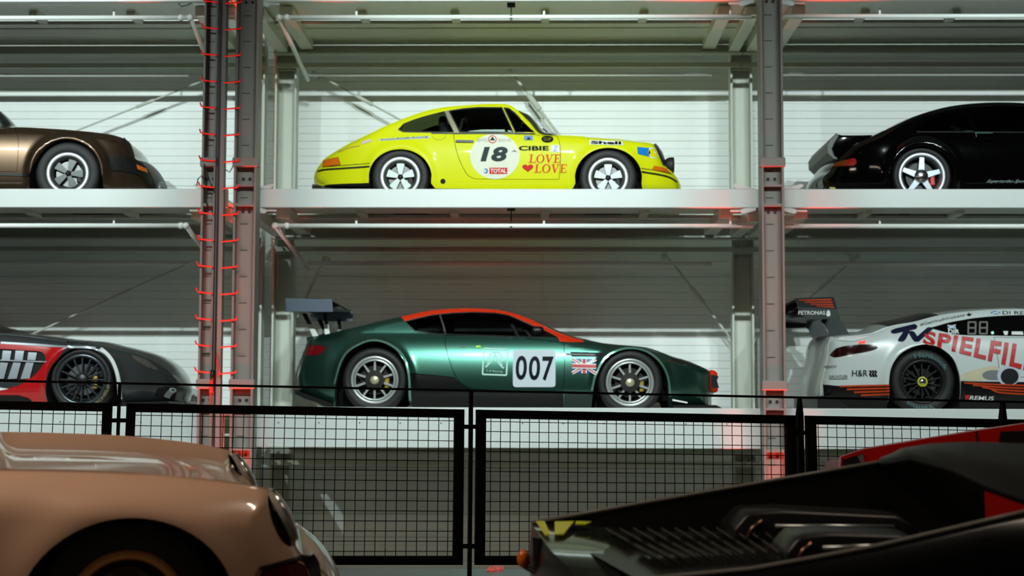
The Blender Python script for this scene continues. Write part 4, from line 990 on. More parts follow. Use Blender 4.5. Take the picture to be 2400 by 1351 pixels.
# parked slightly askew, nose away from the aisle
ry = math.radians(6); pvx, pvy = fx_b, -brn.W
brn.root.rotation_euler = (0, 0, ry)
brn.root.location = (brn.x0 + pvx - (pvx * math.cos(ry) - pvy * math.sin(ry)), brn.Yc + pvy - (pvx * math.sin(ry) + pvy * math.cos(ry)), brn.zd)
M_BLKP = mat('gloss_black_paint', (3, 3, 4), .06, coat=0, noise=.02, spec=.4)
blk = Car('sports_coupe', 'gloss black coupe with whale tail spoiler on the upper deck', 'car', .885, .42 + .885, ZD_B, .76, .33, 2407, 412, 'cars on the rack', flare=.05, arch_w=.05, bulge=.24, plan=(.28, .34), taper=(.9, .8))
dx, dy = 1226, -3
KR, KF = (2163, 411), (1426 + dx, 412)
rx, rz = blk.c(KR); fx, fz = blk.c(KF); blk.wheels = [(rx, rz, .36), (fx, fz, .36)]
OUT_K = [('@tail', .07), (1952, 452, 'c'), (1932, 446), (1936, 436), (1942, 430), (1939, 416), (1943, 405), (1955, 394), (1960, 382), (1974, 364), (1988, 351), ('@engine_lid', .05), (2018, 330), (2058, 311), (2073, 304),
         ('@rear', .05), (2108, 288), (2143, 272), (2202, 253), ('@roof', .035), (2248, 244), (2307, 238.5), (2353, 237.5), (2400, 239), (2426, 243),
         ('@screen', .13), (1214 + dx, 256), (1240 + dx, 281), (1267 + dx, 308.5), ('@hood', -.05)] + sh([(1316, 314), (1370, 316.5), (1440, 321), (1500, 328), (1534, 333, 'c'), ('@nose', .08), (1548, 356), (1566, 380), (1590, 398), (1606, 420), (1606, 440), (1598, 447, 'c'), ('@bottom', 0), (1508, 449, 'c'), ('@arch', 0)] + arch_f[::-1] + [('@bottom', 0), (1340, 446, 'c'), (1020, 446, 'c'), ('@arch', 0)] + arc_px(938, 416, 77, 70, 186, -10, 14)[::-1] + [('@bottom', 0), (858, 449, 'c')], dx, dy)
tagsK = {k: (n, M_BLKP if m is M_YEL else m) for k, (n, m) in tagsY.items()}; tagsK['screen'] = ('windshield', G_TINT)
k_q = [(2143, 302, 'c'), (2168, 286), (2205, 272), (2236, 264), (2262, 262, 'c'), (2284, 306, 'c'), (2220, 306), (2150, 306)]
blk.build(OUT_K, [dict(name='quarter_window', poly=k_q, mat=G_TINT, gap=0, off=-.006), dict(name='door_window', poly=[(2270, 260, 'c'), (2320, 251), (2390, 250), (2420, 254, 'c'), (2476, 306, 'c'), (2380, 306), (2294, 306, 'c')], mat=G_TINT, gap=0, off=-.006),
                  dict(name='door', poly=sh(door_y, dx, dy), mat=M_BLKP, gap=.005), dict(name='tail_lamp', poly=[(1955, 384, 'c'), (1968, 375), (1990, 371, 'c'), (1986, 386, 'c')], mat=mat('dim_amber_lens', (120, 52, 14), .2, coat=.5), gap=.0, off=.01), dict(name='tail_lamp', poly=[(1990, 371, 'c'), (2006, 369), (2010, 380), (2006, 385), (1986, 386, 'c')], mat=M_REDL, gap=.0, off=.01)], tagsK)
wheel_set(blk, [(rx, rz), (fx, fz)], rz, .252, .24, (5, .03, .215, .07, .05, .05), dict(lip=M_LIPW, barrel=mat('polished_barrel', (170, 178, 186), .25, .7), spoke=mat('polished_spoke', (165, 172, 180), .25, .75), hubm=M_CHROME, disc=M_HUBD, hub=.075, lipw=.10, br=.82, depth=.35, cal=mat('red_caliper', (200, 20, 24), .35, coat=.4)), rot0=.05)
sp = [(a + 32, b) for a, b in [(1919, 328), (1928, 314), (1940, 304), (1953, 306), (2000, 306), (2044, 306), (2058, 313), (2040, 326), (2004, 345), (1980, 356), (1953, 367), (1934, 363), (1920, 349)]]
blk.slab(sp, -.60, .60, 'whale_tail', M_BLKP, bev=.03, smooth=True)
blk.slab([(a + 31, b) for a, b in [(1917, 330), (1927, 314), (1940, 302), (1946, 309), (1936, 326), (1930, 340), (1936, 356), (1953, 367), (1933, 364), (1918, 350)]], -.61, .61, 'whale_tail_lip', mat('grey_rubber', (92, 98, 92), .5), bev=.01)
blk.flat([(1952, 432), (1964, 434), (1966, 439), (1954, 438)], 'reflector', mat('cream_lens', (220, 205, 130), .3), .008)
blk.text('Superturbo-Sport', (2311, 430), (2408, 430), (2314, 421), mat('silver_script', (150, 165, 165), .4), 'door_script', .006, shear=.55)
blk.strip([(2150, 308), (2285, 308.5), (2400, 309), (2476, 309)], .010, 'belt_trim', M_RUBT, .005)
blk.strip([(2290, 328), (2330, 327)], .022, 'door_handle', M_BLKP, .018)
xa, _ = blk.c((2176, 300)); xb, _ = blk.c((1275 + dx, 300)); cabin_tub(blk, xa - .2, xb, .55); sx, _ = blk.c((1105 + dx, 300)); seat(blk, sx, -.33, .28, M_VOID); seat(blk, sx, .33, .28, M_VOID); steering(blk, sx + .55, .33, .72)
# ------------------------------------------------------------------ red and grey sports car
M_GRM = metallic('graphite_metallic', (70, 74, 76), .36, .5); M_RDP = mat('red_paint', (186, 18, 22), .3, coat=.6, noise=.02)
slr = Car('sports_car', 'low red and graphite sports car with silver side gills', 'car', .955, .42 + .955, ZD_C, .80, .45, -104, 893, 'cars on the rack', flare=.04, arch_w=.05, bulge=.25, plan=(.25, .55), taper=(.8, 1.2), roll=.10)
SR, SF = (-395, 890), (188, 890)
rx, rz = slr.c(SR); fx, fz = slr.c(SF); slr.wheels = [(rx, rz, .385), (fx, fz, .385)]
OUT_S = [('@tail', .06), (-560, 950, 'c'), (-640, 948), (-658, 900), (-652, 850), (-640, 812, 'c'), ('@trunk', .04), (-600, 803), (-540, 792), ('@rear', .06), (-480, 775), (-420, 748), ('@roof', .04), (-360, 729), (-300, 722), (-230, 722), (-175, 731),
         ('@screen', .07), (-120, 750), (-60, 771), (-24, 779), ('@hood', .04), (0, 782), (64, 788), (130, 797), (200, 803), (230, 810), (290, 824.5), (324, 836), (354, 854), (374, 873), (386, 894), ('@nose', .08), (389, 906), (387, 917), (383, 922), (381, 931), (376, 946, 'c'),
         ('@bottom', 0), (282, 951, 'c'), ('@arch', 0), (272, 938, 'c'), (268, 896), (263, 872), (250, 846), (226, 824), (190, 816), (158, 824), (126, 854), (112, 886), (106, 946, 'c'), ('@bottom', 0), (104, 950, 'c'), (-312, 950, 'c'), ('@arch', 0)] + arc_px(-395, 892, 80, 76, 186, -10, 14)[::-1] + [('@bottom', 0), (-476, 951, 'c')]
tagsS = {'body': ('body_side', M_GRM), 'tail': ('rear_bumper', M_GRM), 'trunk': ('boot_lid', M_GRM), 'rear': ('rear_window', G_DARK), 'roof': ('roof', M_GRM), 'screen': ('windshield', G_DARK), 'hood': ('hood', M_GRM), 'nose': ('nose_panel', M_GRM), 'bottom': ('underbody', M_VOID)}
s_red = [(-470, 806, 'c'), (-300, 798), (-100, 801), (0, 804), (80, 810), (155, 816, 'c'), (138, 838), (122, 857), (110, 886), (104, 950, 'c'), (-312, 952, 'c'), (-318, 880), (-340, 846), (-395, 814)]
s_vent = [(-70, 817, 'c'), (0, 818), (60, 822), (98, 826), (108, 840), (100, 858), (82, 879), (64, 890), (0, 893), (-70, 893, 'c')]
slr.build(OUT_S, [dict(name='side_window', poly=[(-350, 766, 'c'), (-300, 742), (-240, 735), (-190, 739), (-130, 758), (-60, 786, 'c'), (-200, 790), (-320, 788)], mat=G_DARK, gap=0, off=-.005), dict(name='red_side_panel', poly=s_red, mat=M_RDP, gap=0), dict(name='side_gill_recess', poly=s_vent, mat=M_VOID, gap=0, off=-.02),
                  dict(name='headlamp', poly=[(292, 827, 'c'), (326, 839), (344, 855), (356, 867), (342, 866), (324, 857), (308, 846)], mat=mat('clear_lamp_cluster', (120, 118, 112), .1, .6, .8, nscale=40, noise=.6), gap=.003), dict(name='nose_intake', poly=[(344, 928, 'c'), (354, 908), (386, 906, 'c'), (384, 932), (378, 942, 'c'), (372, 938)], mat=M_VOID, gap=0, off=-.01)], tagsS)
M_SLAT = mat('silver_slat', (180, 186, 194), .35, .4)
for dxs in (0, -30, -60):
    for q in ([(66, 826), (86, 827), (83, 845), (64, 844)], [(61, 850), (79, 851), (69, 888), (48, 889)]):
        slr.flat([(a + dxs, b - (4 if dxs else 0) * (b < 830)) for a, b in q], 'gill_slat', M_SLAT, .002)
slr.strip([(-60, 844), (0, 845), (60, 847), (112, 849)], .012, 'gill_bar', M_SLAT, .008, side=(-1,))
slr.flat([(-70, 893), (0, 893), (62, 893), (42, 904), (20, 910), (-70, 912)], 'gill_scoop', M_GRM, .004); slr.flat([(-70, 912), (0, 909), (19, 912), (0, 916), (-70, 918)], 'scoop_edge', M_WHITE, .006)
slr.strip([(0, 803.5), (80, 808), (150, 813), (222, 815)], .022, 'pinstripe', M_SLAT, .004)
slr.strip([(232, 817), (248, 829), (260, 845), (269, 868), (274, 897), (273, 936)], .034, 'arch_trim', M_WHITE, .008)
for k in range(5): slr.flat([(151 + 11 * k, 799.5 + k), (157 + 11 * k, 800 + k), (158 + 11 * k, 803 + k), (152 + 11 * k, 802.5 + k)], 'bonnet_louvre', M_CHROME, .008)
slr.strip([(379 + 5 * math.cos(a), 914 + 5 * math.sin(a)) for a in [2 * math.pi * k / 12 for k in range(13)]], .010, 'tow_eye', M_WHITE, .012, side=(-1,)); slr.strip([(366, 932), (373, 920), (380, 914)], .05, 'intake_blade', M_SLAT, .004, side=(-1,))
slr.slab([(280, 944), (388, 941), (392, 946), (280, 951)], -.88, .88, 'front_splitter', M_CARB)
slr.flat([(-100, 926), (40, 927), (62, 933), (70, 940), (60, 950), (-100, 950)], 'side_exhaust_recess', M_CARB, .006)
M_DW = mat('dark_wheel', (84, 92, 98), .25, .7)
yt, ow, yf = wheel_set(slr, [(rx, rz), (fx, fz)], rz, .275, .26, (16, .07, .245, .012, .016, .03), dict(lip=M_DW, barrel=M_HUBD, spoke=M_DW, hubm=M_HUBD, hub=.07, lipw=.08, br=.86, depth=.22, cal=M_GOLD))
slr.tyre_text(fx, fz, -(yt + .008), 'TYRE' if False else 'MICHELIN', .29, .325, -35, 60, mat('tan_lettering', (120, 112, 80), .6), True)
xa, _ = slr.c((-380, 780)); xb, _ = slr.c((-40, 780)); cabin_tub(slr, xa, xb, .6)

# ------------------------------------------------------------------ white race car
M_WHP = mat('white_race_paint', (206, 214, 214), .3, coat=.6, noise=.03)
dtm = Car('race_car', 'white race car with red and blue lettering and black rear wing', 'car', .96, .42 + .96, ZD_C, .84, .50, 2462, 895, 'cars on the rack', flare=.03, arch_w=.05, bulge=.25, plan=(.22, .30), taper=(.7, .8), roll=.10)
TR, TF = (2165, 895), (2759, 897)
rx, rz = dtm.c(TR); fx, fz = dtm.c(TF); dtm.wheels = [(rx, rz, .40), (fx, fz, .40)]
OUT_T = [('@tail', .05), (1985, 957, 'c'), (1940, 950), (1934, 905), (1940, 873), (1945, 849), (1949, 825), (1950, 806), (1956, 790, 'c'), ('@trunk', .04), (2011, 785), (2050, 779), ('@rear', .08), (2086, 765), (2146, 753.5),
         ('@roof', .05), (2206, 738.5), (2279, 729), (2351, 724.5), (2400, 724), (2450, 727), (2500, 735), ('@screen', .09), (2560, 757), (2620, 781, 'c'), ('@hood', .03), (2700, 787), (2800, 795), (2880, 807), (2930, 830), ('@nose', .08), (2950, 860), (2956, 900), (2950, 954, 'c'),
         ('@bottom', 0), (2846, 958, 'c'), ('@arch', 0)] + arc_px(2759, 899, 84, 86, 190, -10, 14) [::-1] + [('@bottom', 0), (2672, 960, 'c'), (2254, 959, 'c'), ('@arch', 0), (2251, 936, 'c'), (2249, 893), (2245, 871), (2230, 838), (2197, 813), (2158, 808.5), (2112, 828), (2089, 859), (2083, 893), (2084, 938, 'c'), ('@bottom', 0), (2082, 958, 'c')]
tagsT = {'body': ('body_side', M_WHP), 'tail': ('rear_bumper', M_WHP), 'trunk': ('boot_lid', M_WHP), 'rear': ('rear_window', G_DARK), 'roof': ('roof', M_WHP), 'screen': ('windshield', G_DARK), 'hood': ('hood', M_WHP), 'nose': ('nose_panel', M_WHP), 'bottom': ('underbody', M_VOID)}
t_win = [(2180, 769, 'c'), (2231, 755), (2303, 743.5), (2400, 738.5), (2470, 743), (2550, 775), (2590, 791, 'c'), (2400, 788), (2320, 786.5), (2245, 784)]
dtm.build(OUT_T, [dict(name='side_window', poly=t_win, mat=mat('blacked_out_glass', (8, 8, 9), .08, coat=.6), gap=.003), dict(name='tail_lamp', poly=[(1952, 832, 'c'), (1965, 816), (2001, 808.5), (2045, 808), (2059, 815), (2042, 823), (1994, 832), (1960, 838)], mat=mat('dark_ruby_lens', (40, 6, 8), .12, coat=.9), gap=.003),
                  dict(name='rear_skirt', poly=[(1938, 901, 'c'), (1980, 905), (2083, 902, 'c'), (2084, 960, 'c'), (1985, 960, 'c'), (1945, 940)], mat=M_CARB, gap=.003), dict(name='side_skirt', poly=[(2250, 894, 'c'), (2400, 896), (2671, 898, 'c'), (2674, 962, 'c'), (2252, 962, 'c')], mat=M_CARB, gap=.003, off=.005),
                  dict(name='door', poly=[(2332, 790, 'c'), (2338, 840), (2344, 884, 'c'), (2560, 888, 'c'), (2580, 840), (2585, 794, 'c'), (2450, 791)], mat=M_WHP, gap=.005)], tagsT)
yt, ow, yf = wheel_set(dtm, [(rx, rz), (fx, fz)], rz, .235, .30, (14, .06, .21, .012, .016, .03), dict(lip=M_HUBD, barrel=M_VOID, spoke=M_HUBD, hubm=M_CHROME, hub=.04, lipw=.07, br=.86, depth=.3, ring=mat('yellow_ring', (190, 190, 30), .4), disc=M_VOID))
M_TEAL = mat('teal_tyre_paint', (66, 104, 106), .6)
for (wx, wz) in ((rx, rz), (fx, fz)):
    dtm.tyre_text(wx, wz, -(yt + .010), 'Hankook', .262, .312, 68, 82, M_TEAL); dtm.tyre_text(wx, wz, -(yt + .010), 'Ventus', .262, .312, -98, 62, M_TEAL, False)
M_BLU = mat('deep_blue_film', (8, 14, 46), .4); M_SRED = mat('lettering_red', (190, 24, 28), .4)
dtm.flat([(2090, 775), (2100, 770), (2146, 759), (2153, 764), (2150, 771), (2100, 782), (2092, 781)], 'big_letter_t', M_BLU, .005, step=.03)
dtm.flat([(2122, 773), (2138, 769), (2124, 796), (2117, 801), (2108, 800), (2106, 796)], 'big_letter_t_stem', M_BLU, .007, step=.03)
dtm.flat([(2131, 779), (2138, 775), (2146, 778), (2154, 792), (2153, 799), (2145, 801), (2141, 797)], 'big_letter_v', M_BLU, .006, step=.03)
dtm.flat([(2145, 794), (2176, 767), (2184, 767), (2188, 772), (2154, 801), (2146, 801)], 'big_letter_v', M_BLU, .008, step=.03)
dtm.text('SPIELFILM', (2163, 806), (2442, 880), (2168, 775), M_SRED, 'big_lettering', .008, shear=.06, bold=.034, p11=(2450, 815), space=1.12)
dtm.text('#GetWellWickens', (2159, 764.5), (2263, 741.5), (2158, 757.5), M_BLKF, 'roof_lettering', .006)
dtm.flat([(2266, 737), (2272, 736), (2273, 731), (2276, 736), (2281, 735), (2277, 739), (2275, 741), (2271, 740)], 'leaf_mark', M_BLKF, .006)
dtm.text('DI RESTA', (2352, 736.5), (2440, 737.5), (2352, 728.5), M_BLKF, 'name_lettering', .006); dtm.flat([(2325, 729), (2347, 728), (2347, 736), (2325, 737)], 'small_flag', mat('flag_sky_blue', (90, 130, 180), .4), .005); dtm.strip([(2325, 729), (2347, 736)], .01, 'small_flag_cross', M_WHITE, .007, side=(-1,), smooth=False); dtm.strip([(2325, 737), (2347, 728)], .01, 'small_flag_cross', M_WHITE, .007, side=(-1,), smooth=False)
dtm.flat([(2223, 762), (2242, 761), (2243, 770), (2224, 771)], 'small_flag', MATS['flag_sky_blue'], .005); dtm.strip([(2223, 762), (2243, 770)], .01, 'small_flag_cross', M_WHITE, .007, side=(-1,), smooth=False); dtm.strip([(2224, 771), (2242, 761)], .01, 'small_flag_cross', M_WHITE, .007, side=(-1,), smooth=False)
dtm.text('DIR', (2225, 782), (2251, 782), (2225, 772), M_WHITE, 'window_lettering', .006, bold=.03)
M_DIG = mat('grey_digit_film', (120, 114, 110), .5)
for x in (2271, 2298):
    for pa, pb in (((0, 0), (19, 0)), ((0, 13.5), (19, 13.5)), ((0, 27), (19, 27)), ((1, 0), (1, 27)), ((18, 0), (18, 27))):
        dtm.strip([(x + pa[0], 755 + pa[1]), (x + pb[0], 755 + pb[1])], .018, 'position_digit', M_DIG, .005, side=(-1,), smooth=False)
dtm.flat([(2354, 776), (2366, 776), (2364, 785), (2357, 785)], 'window_sticker', M_WHITE, .005); dtm.flat([(2374, 777), (2400, 777), (2402, 785), (2374, 784)], 'window_sticker', M_WHITE, .005); dtm.ellipse(2329, 780, 3.5, 3.5, 'window_led', mat('green_led', (150, 230, 190), .4, emit=.6), .006)
dtm.text('H&R', (1999, 883), (2034, 883), (1999, 868), M_BLKF, 'sponsor_lettering', .006, bold=.01)
for k in range(3): dtm.strip([(2038 + 6 * k, 869), (2042 + 6 * k, 873), (2039 + 6 * k, 877), (2043 + 6 * k, 884)], .02, 'spring_mark', M_BLKF, .006, side=(-1,))
dtm.text('SACHTLER', (1950, 886), (1989, 886), (1950, 879.5), M_BLKF, 'sponsor_lettering', .006); dtm.strip([(1950, 888.5), (1989, 888.5)], .006, 'sponsor_underline', M_BLKF, .006, side=(-1,)); dtm.text('PEDOX', (1940, 863), (1965, 862), (1940, 857), M_BLKF, 'sponsor_lettering', .006)
dtm.ellipse(2328, 880, 26, 12, 'scoop', mat('grey_scoop', (120, 124, 128), .4), .003); dtm.ellipse(2364, 881, 27, 24, 'exhaust_surround', mat('pale_grey_surround', (196, 204, 216), .3, coat=.5), .006); dtm.ellipse(2366, 883, 21, 19, 'exhaust_mouth', M_VOID, .009)
dtm.flat([(2250, 880), (2290, 866), (2330, 858), (2345, 866), (2330, 886), (2252, 893)], 'scorch_mark', mat('scorched_white', (206, 198, 168), .4, coat=.3, nscale=3, noise=.1), .002, smooth=True)
M_STR = mat('burnt_orange_film', (190, 66, 30), .45)
for k in range(4): dtm.strip([(1972 + 16 * k, 906 + 7 * k), (2084, 903.5 + 7 * k)], .018, 'stripe', M_STR, .008, side=(-1,))
for k in range(4): dtm.strip([(2258 + 22 * k, 898 + 5 * k), (2340, 902 + 6 * k), (2430, 905 + 7 * k)], .016, 'stripe', M_STR, .012, side=(-1,))
dtm.flat([(2262, 927), (2273, 926), (2273, 936), (2264, 937)], 'sponsor_mark', M_SRED, .012); dtm.text('REMUS', (2274, 938), (2331, 940), (2274, 928), M_WHITE, 'sponsor_lettering', .014, bold=.008, shear=.1)
dtm.flat([(2014, 801), (2030, 798), (2030, 803), (2016, 806)], 'marker_lamp', mat('lit_red_lamp', (255, 60, 50), .3, emit=1.2), .01)
dtm.flat([(1953, 788), (2046, 788), (2030, 793), (2000, 800), (1975, 797)], 'deck_edge', M_WHITE, .012)
dtm.slab([(1922, 930), (1960, 926), (2000, 957), (1922, 957)], -.80, .80, 'rear_diffuser', M_CARB)
# wing
M_WDK = mat('wing_charcoal', (34, 42, 44), .4, coat=.2)
for sd in (-1, 1):
    dtm.slab([(1857, 702), (1947, 699), (1953, 712), (1958, 727), (1868, 722)], sd * .93, sd * .91, 'wing_endplate', M_CARB)
    dtm.slab([(1866, 722), (1958, 727), (1966, 748), (1906, 750), (1888, 744), (1870, 738)], sd * .93, sd * .91, 'wing_endplate', M_WDK)
    dtm.slab([(1952, 720), (1972, 731), (1986, 750), (2012, 787), (1962, 787), (1956, 772), (1946, 757), (1936, 750)], sd * .55, sd * .52, 'swan_neck', M_WDK)
dtm.slab([(1866, 728), (1900, 722), (1955, 730), (1955, 738), (1900, 736), (1868, 738)], -.92, .92, 'wing_plane', M_CARB, smooth=True); dtm.slab([(1858, 705), (1885, 702), (1905, 706), (1885, 709)], -.92, .92, 'wing_flap', M_CARB, smooth=True)
def on_plate(px): w = at(px[0], px[1], dtm.Yc - .935); return (w.x - dtm.x0, -.935, w.z - dtm.zd)
for k in range(4):
    q = [on_plate((1872 + 14 * k, 703 + 4.6 * k)), on_plate((1948 + 2 * k, 701 + 6 * k)), on_plate((1949 + 2 * k, 704.5 + 6 * k)), on_plate((1872 + 14 * k, 705 + 4.6 * k))]
    mesh('endplate_stripe', q, [(0, 1, 2, 3)], M_STR, dtm.root)
vs_, fs_ = text_tris('PETRONAS', 0, .012)
a, b, c_ = (Vector(on_plate(p)) for p in ((1871, 738), (1934, 738), (1871, 729))); mesh('wing_lettering', [a + (b - a) * float(u) + (c_ - a) * float(v) for u, v in vs_], fs_, M_WHITE, dtm.root)
dr = [on_plate((1941.5 + 5.5 * math.cos(t) * (1 if math.sin(t) < 0 else .8), 735 - 7.5 * math.sin(t))) for t in [2 * math.pi * k / 16 for k in range(16)]]; mesh('drop_mark', dr, [tuple(range(16))], M_WHITE, dtm.root)
xa, _ = dtm.c((2230, 790)); xb, _ = dtm.c((2600, 790)); cabin_tub(dtm, xa, xb, .6)
# ------------------------------------------------------------------ mesh fence
M_IRON = mat('black_powder_iron', (4, 4, 4), .7, noise=.1, spec=.1)
FP0 = atz(1104, 917, 9.41); FTH = math.radians(11.4)
FD = Vector((math.cos(FTH), math.sin(FTH), 0)); FN = Vector((-math.sin(FTH), math.cos(FTH), 0))
def fpt(px, py):
    d = ray(px, py); return EYE + d * ((FP0 - EYE).dot(FN) / d.dot(FN))
def ytop(x): return 940.5 + .0181 * x
def fxx(x, y): return x - (.0098 - (x - 1104) * 4e-5) * (y - ytop(x))       # px of a fence upright that starts at x on the top edge
def fquad(bm, pts, o, th):
    b_prism(bm, [fpt(*p) - o for p in pts], FN * -th / 2, FN * th / 2)
YBO, YBI = 1324.5, 1304.0
wire_cache = {}
def fence_panel(x0, x1, i0, i1, nv, v0, v1, label):
    o = fpt(x0, YBO); root = empty('mesh_fence_panel', o, label, 'fence panel', 'mesh fence panels')
    bm = bmesh.new()
    def rect(xa, xb, ya0, ya1, yb0, yb1): fquad(bm, [(fxx(xa, ya0), ya0), (fxx(xb, ya1), ya1), (fxx(xb, yb1), yb1), (fxx(xa, yb0), yb0)], o, .045)
    for nm, q in (('top_rail', (x0, x1, ytop(x0), ytop(x1), ytop(x0) + 20.5, ytop(x1) + 20.5)), ('bottom_rail', (x0, x1, YBI, YBI, YBO, YBO)), ('stile', (x0, i0, ytop(x0), ytop(i0), YBO, YBO)), ('stile', (i1, x1, ytop(i1), ytop(x1), YBO, YBO))):
        bm = bmesh.new(); rect(*q); obj_bm(nm, bm, M_IRON, root)
    for k in range(nv):
        x = v0 + (v1 - v0) * k / (nv - 1); ya, yb = ytop(x) + 20, YBI
        a, b = fpt(fxx(x, ya), ya) - o, fpt(fxx(x, yb), yb) - o
        bm = bmesh.new(); b_tube(bm, a, b, .0026, 5, caps=False); obj_bm('wire', bm, M_IRON, root)
    for k in range(14):
        pa = (i0, ytop(i0) + 27.5 + (1293 - ytop(i0) - 27.5) * k / 13); pb = (i1, ytop(i1) + 27.5 + (1293 - ytop(i1) - 27.5) * k / 13)
        a, b = fpt(fxx(*pa), pa[1]) - o, fpt(fxx(*pb), pb[1]) - o
        bm = bmesh.new(); b_tube(bm, a - FN * .005, b - FN * .005, .0026, 5, caps=False); obj_bm('wire', bm, M_IRON, root)
fence_panel(-530, 264, -508, 241, 29, -490, 229, 'leftmost black mesh fence panel behind the beige car')
fence_panel(297, 1087.5, 318.5, 1065, 31, 332, 1053, 'black mesh fence panel between the first two thin posts')
fence_panel(1116, 1862, 1138.5, 1840, 31, 1151, 1828, 'black mesh fence panel in the middle below the green race car')
fence_panel(1888, 2338, 1910, 2317, 19, 1917, 2308, 'black mesh fence panel behind the red car')
fence_panel(2363, 3080, 2385, 3058, 31, 2398, 3046, 'black mesh fence panel at the right picture edge')
def fence_post(x, w, label, taper):
    yt_ = 891 + .0209 * x; o = fpt(fxx(x, 1345), 1372); root = empty('fence_post', o, label, 'fence post', 'fence posts')
    bm = bmesh.new()
    if taper: pts = [(x - 1.5, yt_ + 2), (x + 1.5, yt_ + 2), (x + w / 2, yt_ + 44), (fxx(x, 1372) + w / 2, 1372), (fxx(x, 1372) - w / 2, 1372), (x - w / 2, yt_ + 44)]
    else: pts = [(x - w / 2, yt_ + 2), (x + w / 2, yt_ + 2), (fxx(x, 1372) + w / 2, 1372), (fxx(x, 1372) - w / 2, 1372)]
    fquad(bm, pts, o, .05); obj_bm('upright', bm, M_IRON, root)
    for yc in (ytop(x) + 40.5, 1281):
        bm = bmesh.new(); xx = fxx(x, yc); fquad(bm, [(xx - 19, yc - 5), (xx + 17, yc - 5), (xx + 17, yc + 5), (xx - 19, yc + 5)], o, .03); obj_bm('clamp_bar', bm, M_IRON, root)
fence_post(281, 7.5, 'thin black fence post above the beige car bonnet', False)
fence_post(1104, 8, 'thin black fence post in the picture centre', False)
fence_post(1874, 12.5, 'tapered black fence post left of the red car', True)
fence_post(2350, 13, 'tapered black fence post above the red car', True)
o = fpt(1200, 916); root = empty('handrail', o, 'thin black handrail running along the top of the mesh fence', 'handrail')
bm = bmesh.new(); fquad(bm, [(-560, 890.5 - .0209 * 560), (3100, 890.5 + .0209 * 3100), (3100, 895.8 + .0209 * 3100), (-560, 895.8 - .0209 * 560)], o, .045); obj_bm('rail_bar', bm, M_IRON, root)
# red lettering on the floor under the fence
def floor_pt(px, py):
    d = ray(px, py); return EYE + d * ((.004 - EYE.z) / d.z)
vs_, fs_ = text_tris('app', 0, .03)
q = [floor_pt(*p) for p in ((1136, 1344), (1178, 1342), (1147, 1327), (1181, 1327))]
pts = [q[0] * (1 - u) * (1 - v) + q[1] * u * (1 - v) + q[2] * (1 - u) * v + q[3] * u * v for u, v in ((float(a), float(b)) for a, b in vs_)]
o = mesh('floor_lettering', [p - q[0] for p in pts], fs_, mat('glowing_red_letters', (230, 40, 40), .4, emit=.5)); o.location = q[0]; setp(o, 'small red lettering on the floor beneath the fence', 'lettering')
# ------------------------------------------------------------------ beige coupe in the foreground
M_PNK = mat('beige_pink_paint', (208, 168, 142), .28, coat=.9, noise=.015)
ang = (math.radians(17.3), math.radians(4.7), math.radians(-1.2))
pos = Vector((-2.755, -10.772, .095))
pnk = Car('sports_coupe', 'beige pink classic coupe in the foreground, front end at lower left', 'car', .81, 0, 0, .76, .33, 0, 0, 'cars in front of the fence', conv=lambda p: yel.c(p), flare=.032, arch_w=.10, bulge=.26, plan=(.30, .26), taper=(.9, .7), roll=.15, zmid=.45)
pnk.root.location = pos
Mr = Matrix.Rotation(ang[0], 3, 'Z') @ Matrix.Rotation(ang[1], 3, 'X') @ Matrix.Rotation(ang[2], 3, 'Y')
pnk.root.rotation_euler = Mr.to_euler()
rx, rz = yel.c(RW); fx, fz = yel.c(FWp); pnk.wheels = [(rx, rz, .34), (fx, fz, .34)]
tagsP = {k: (n, M_PNK if m is M_YEL else m) for k, (n, m) in tagsY.items()}; tagsP['bumper'] = ('front_bumper', M_PNK)
ih = next(i for i, p in enumerate(OUT_Y) if p[0] == '@hood'); ib = next(i for i, p in enumerate(OUT_Y) if p[0] == '@bottom')
OUT_P = OUT_Y[:ih] + [('@hood', -.062), (1316, 313), (1370, 315), (1440, 319.5), (1500, 327), (1533, 334, 'c'), ('@nose', .05), (1546, 357), (1560, 386), ('@bumper', .07), (1572, 396), (1585, 408), (1594, 422), (1594, 438), (1588, 447, 'c')] + OUT_Y[ib:]
pnk.build(OUT_P, [dict(name='quarter_window', poly=win_q, mat=G_CLEAR, gap=0, off=-.008), dict(name='door_window', poly=win_d, mat=G_CLEAR, gap=0, off=-.008), dict(name='vent_window', poly=win_v, mat=G_CLEAR, gap=0, off=-.008), dict(name='door', poly=door_y, mat=M_PNK, gap=.005),
                  dict(name='turn_signal', poly=[(1528, 390, 'c'), (1556, 391), (1564, 396), (1566, 412), (1520, 412, 'c'), (1523, 398)], mat=mat('dark_red_lens', (70, 18, 12), .15, coat=.8), gap=.004, off=.01)], tagsP, step=.028)
fuchs_wheels(pnk, RW, FWp, mat('dark_brown_petal', (60, 36, 24), .4, .3), mat('dark_brown_barrel', (58, 34, 24), .4, .3), mat('copper_lip', (228, 156, 96), .45, .2), .20, .18)
pnk.strip([(1524, 390), (1545, 388.5), (1568, 390)], .012, 'lens_trim', M_RUBT, .014)
pnk.strip([(1566, 389), (1572, 398), (1574, 412)], .045, 'horn_grille', M_RUBT, .012)
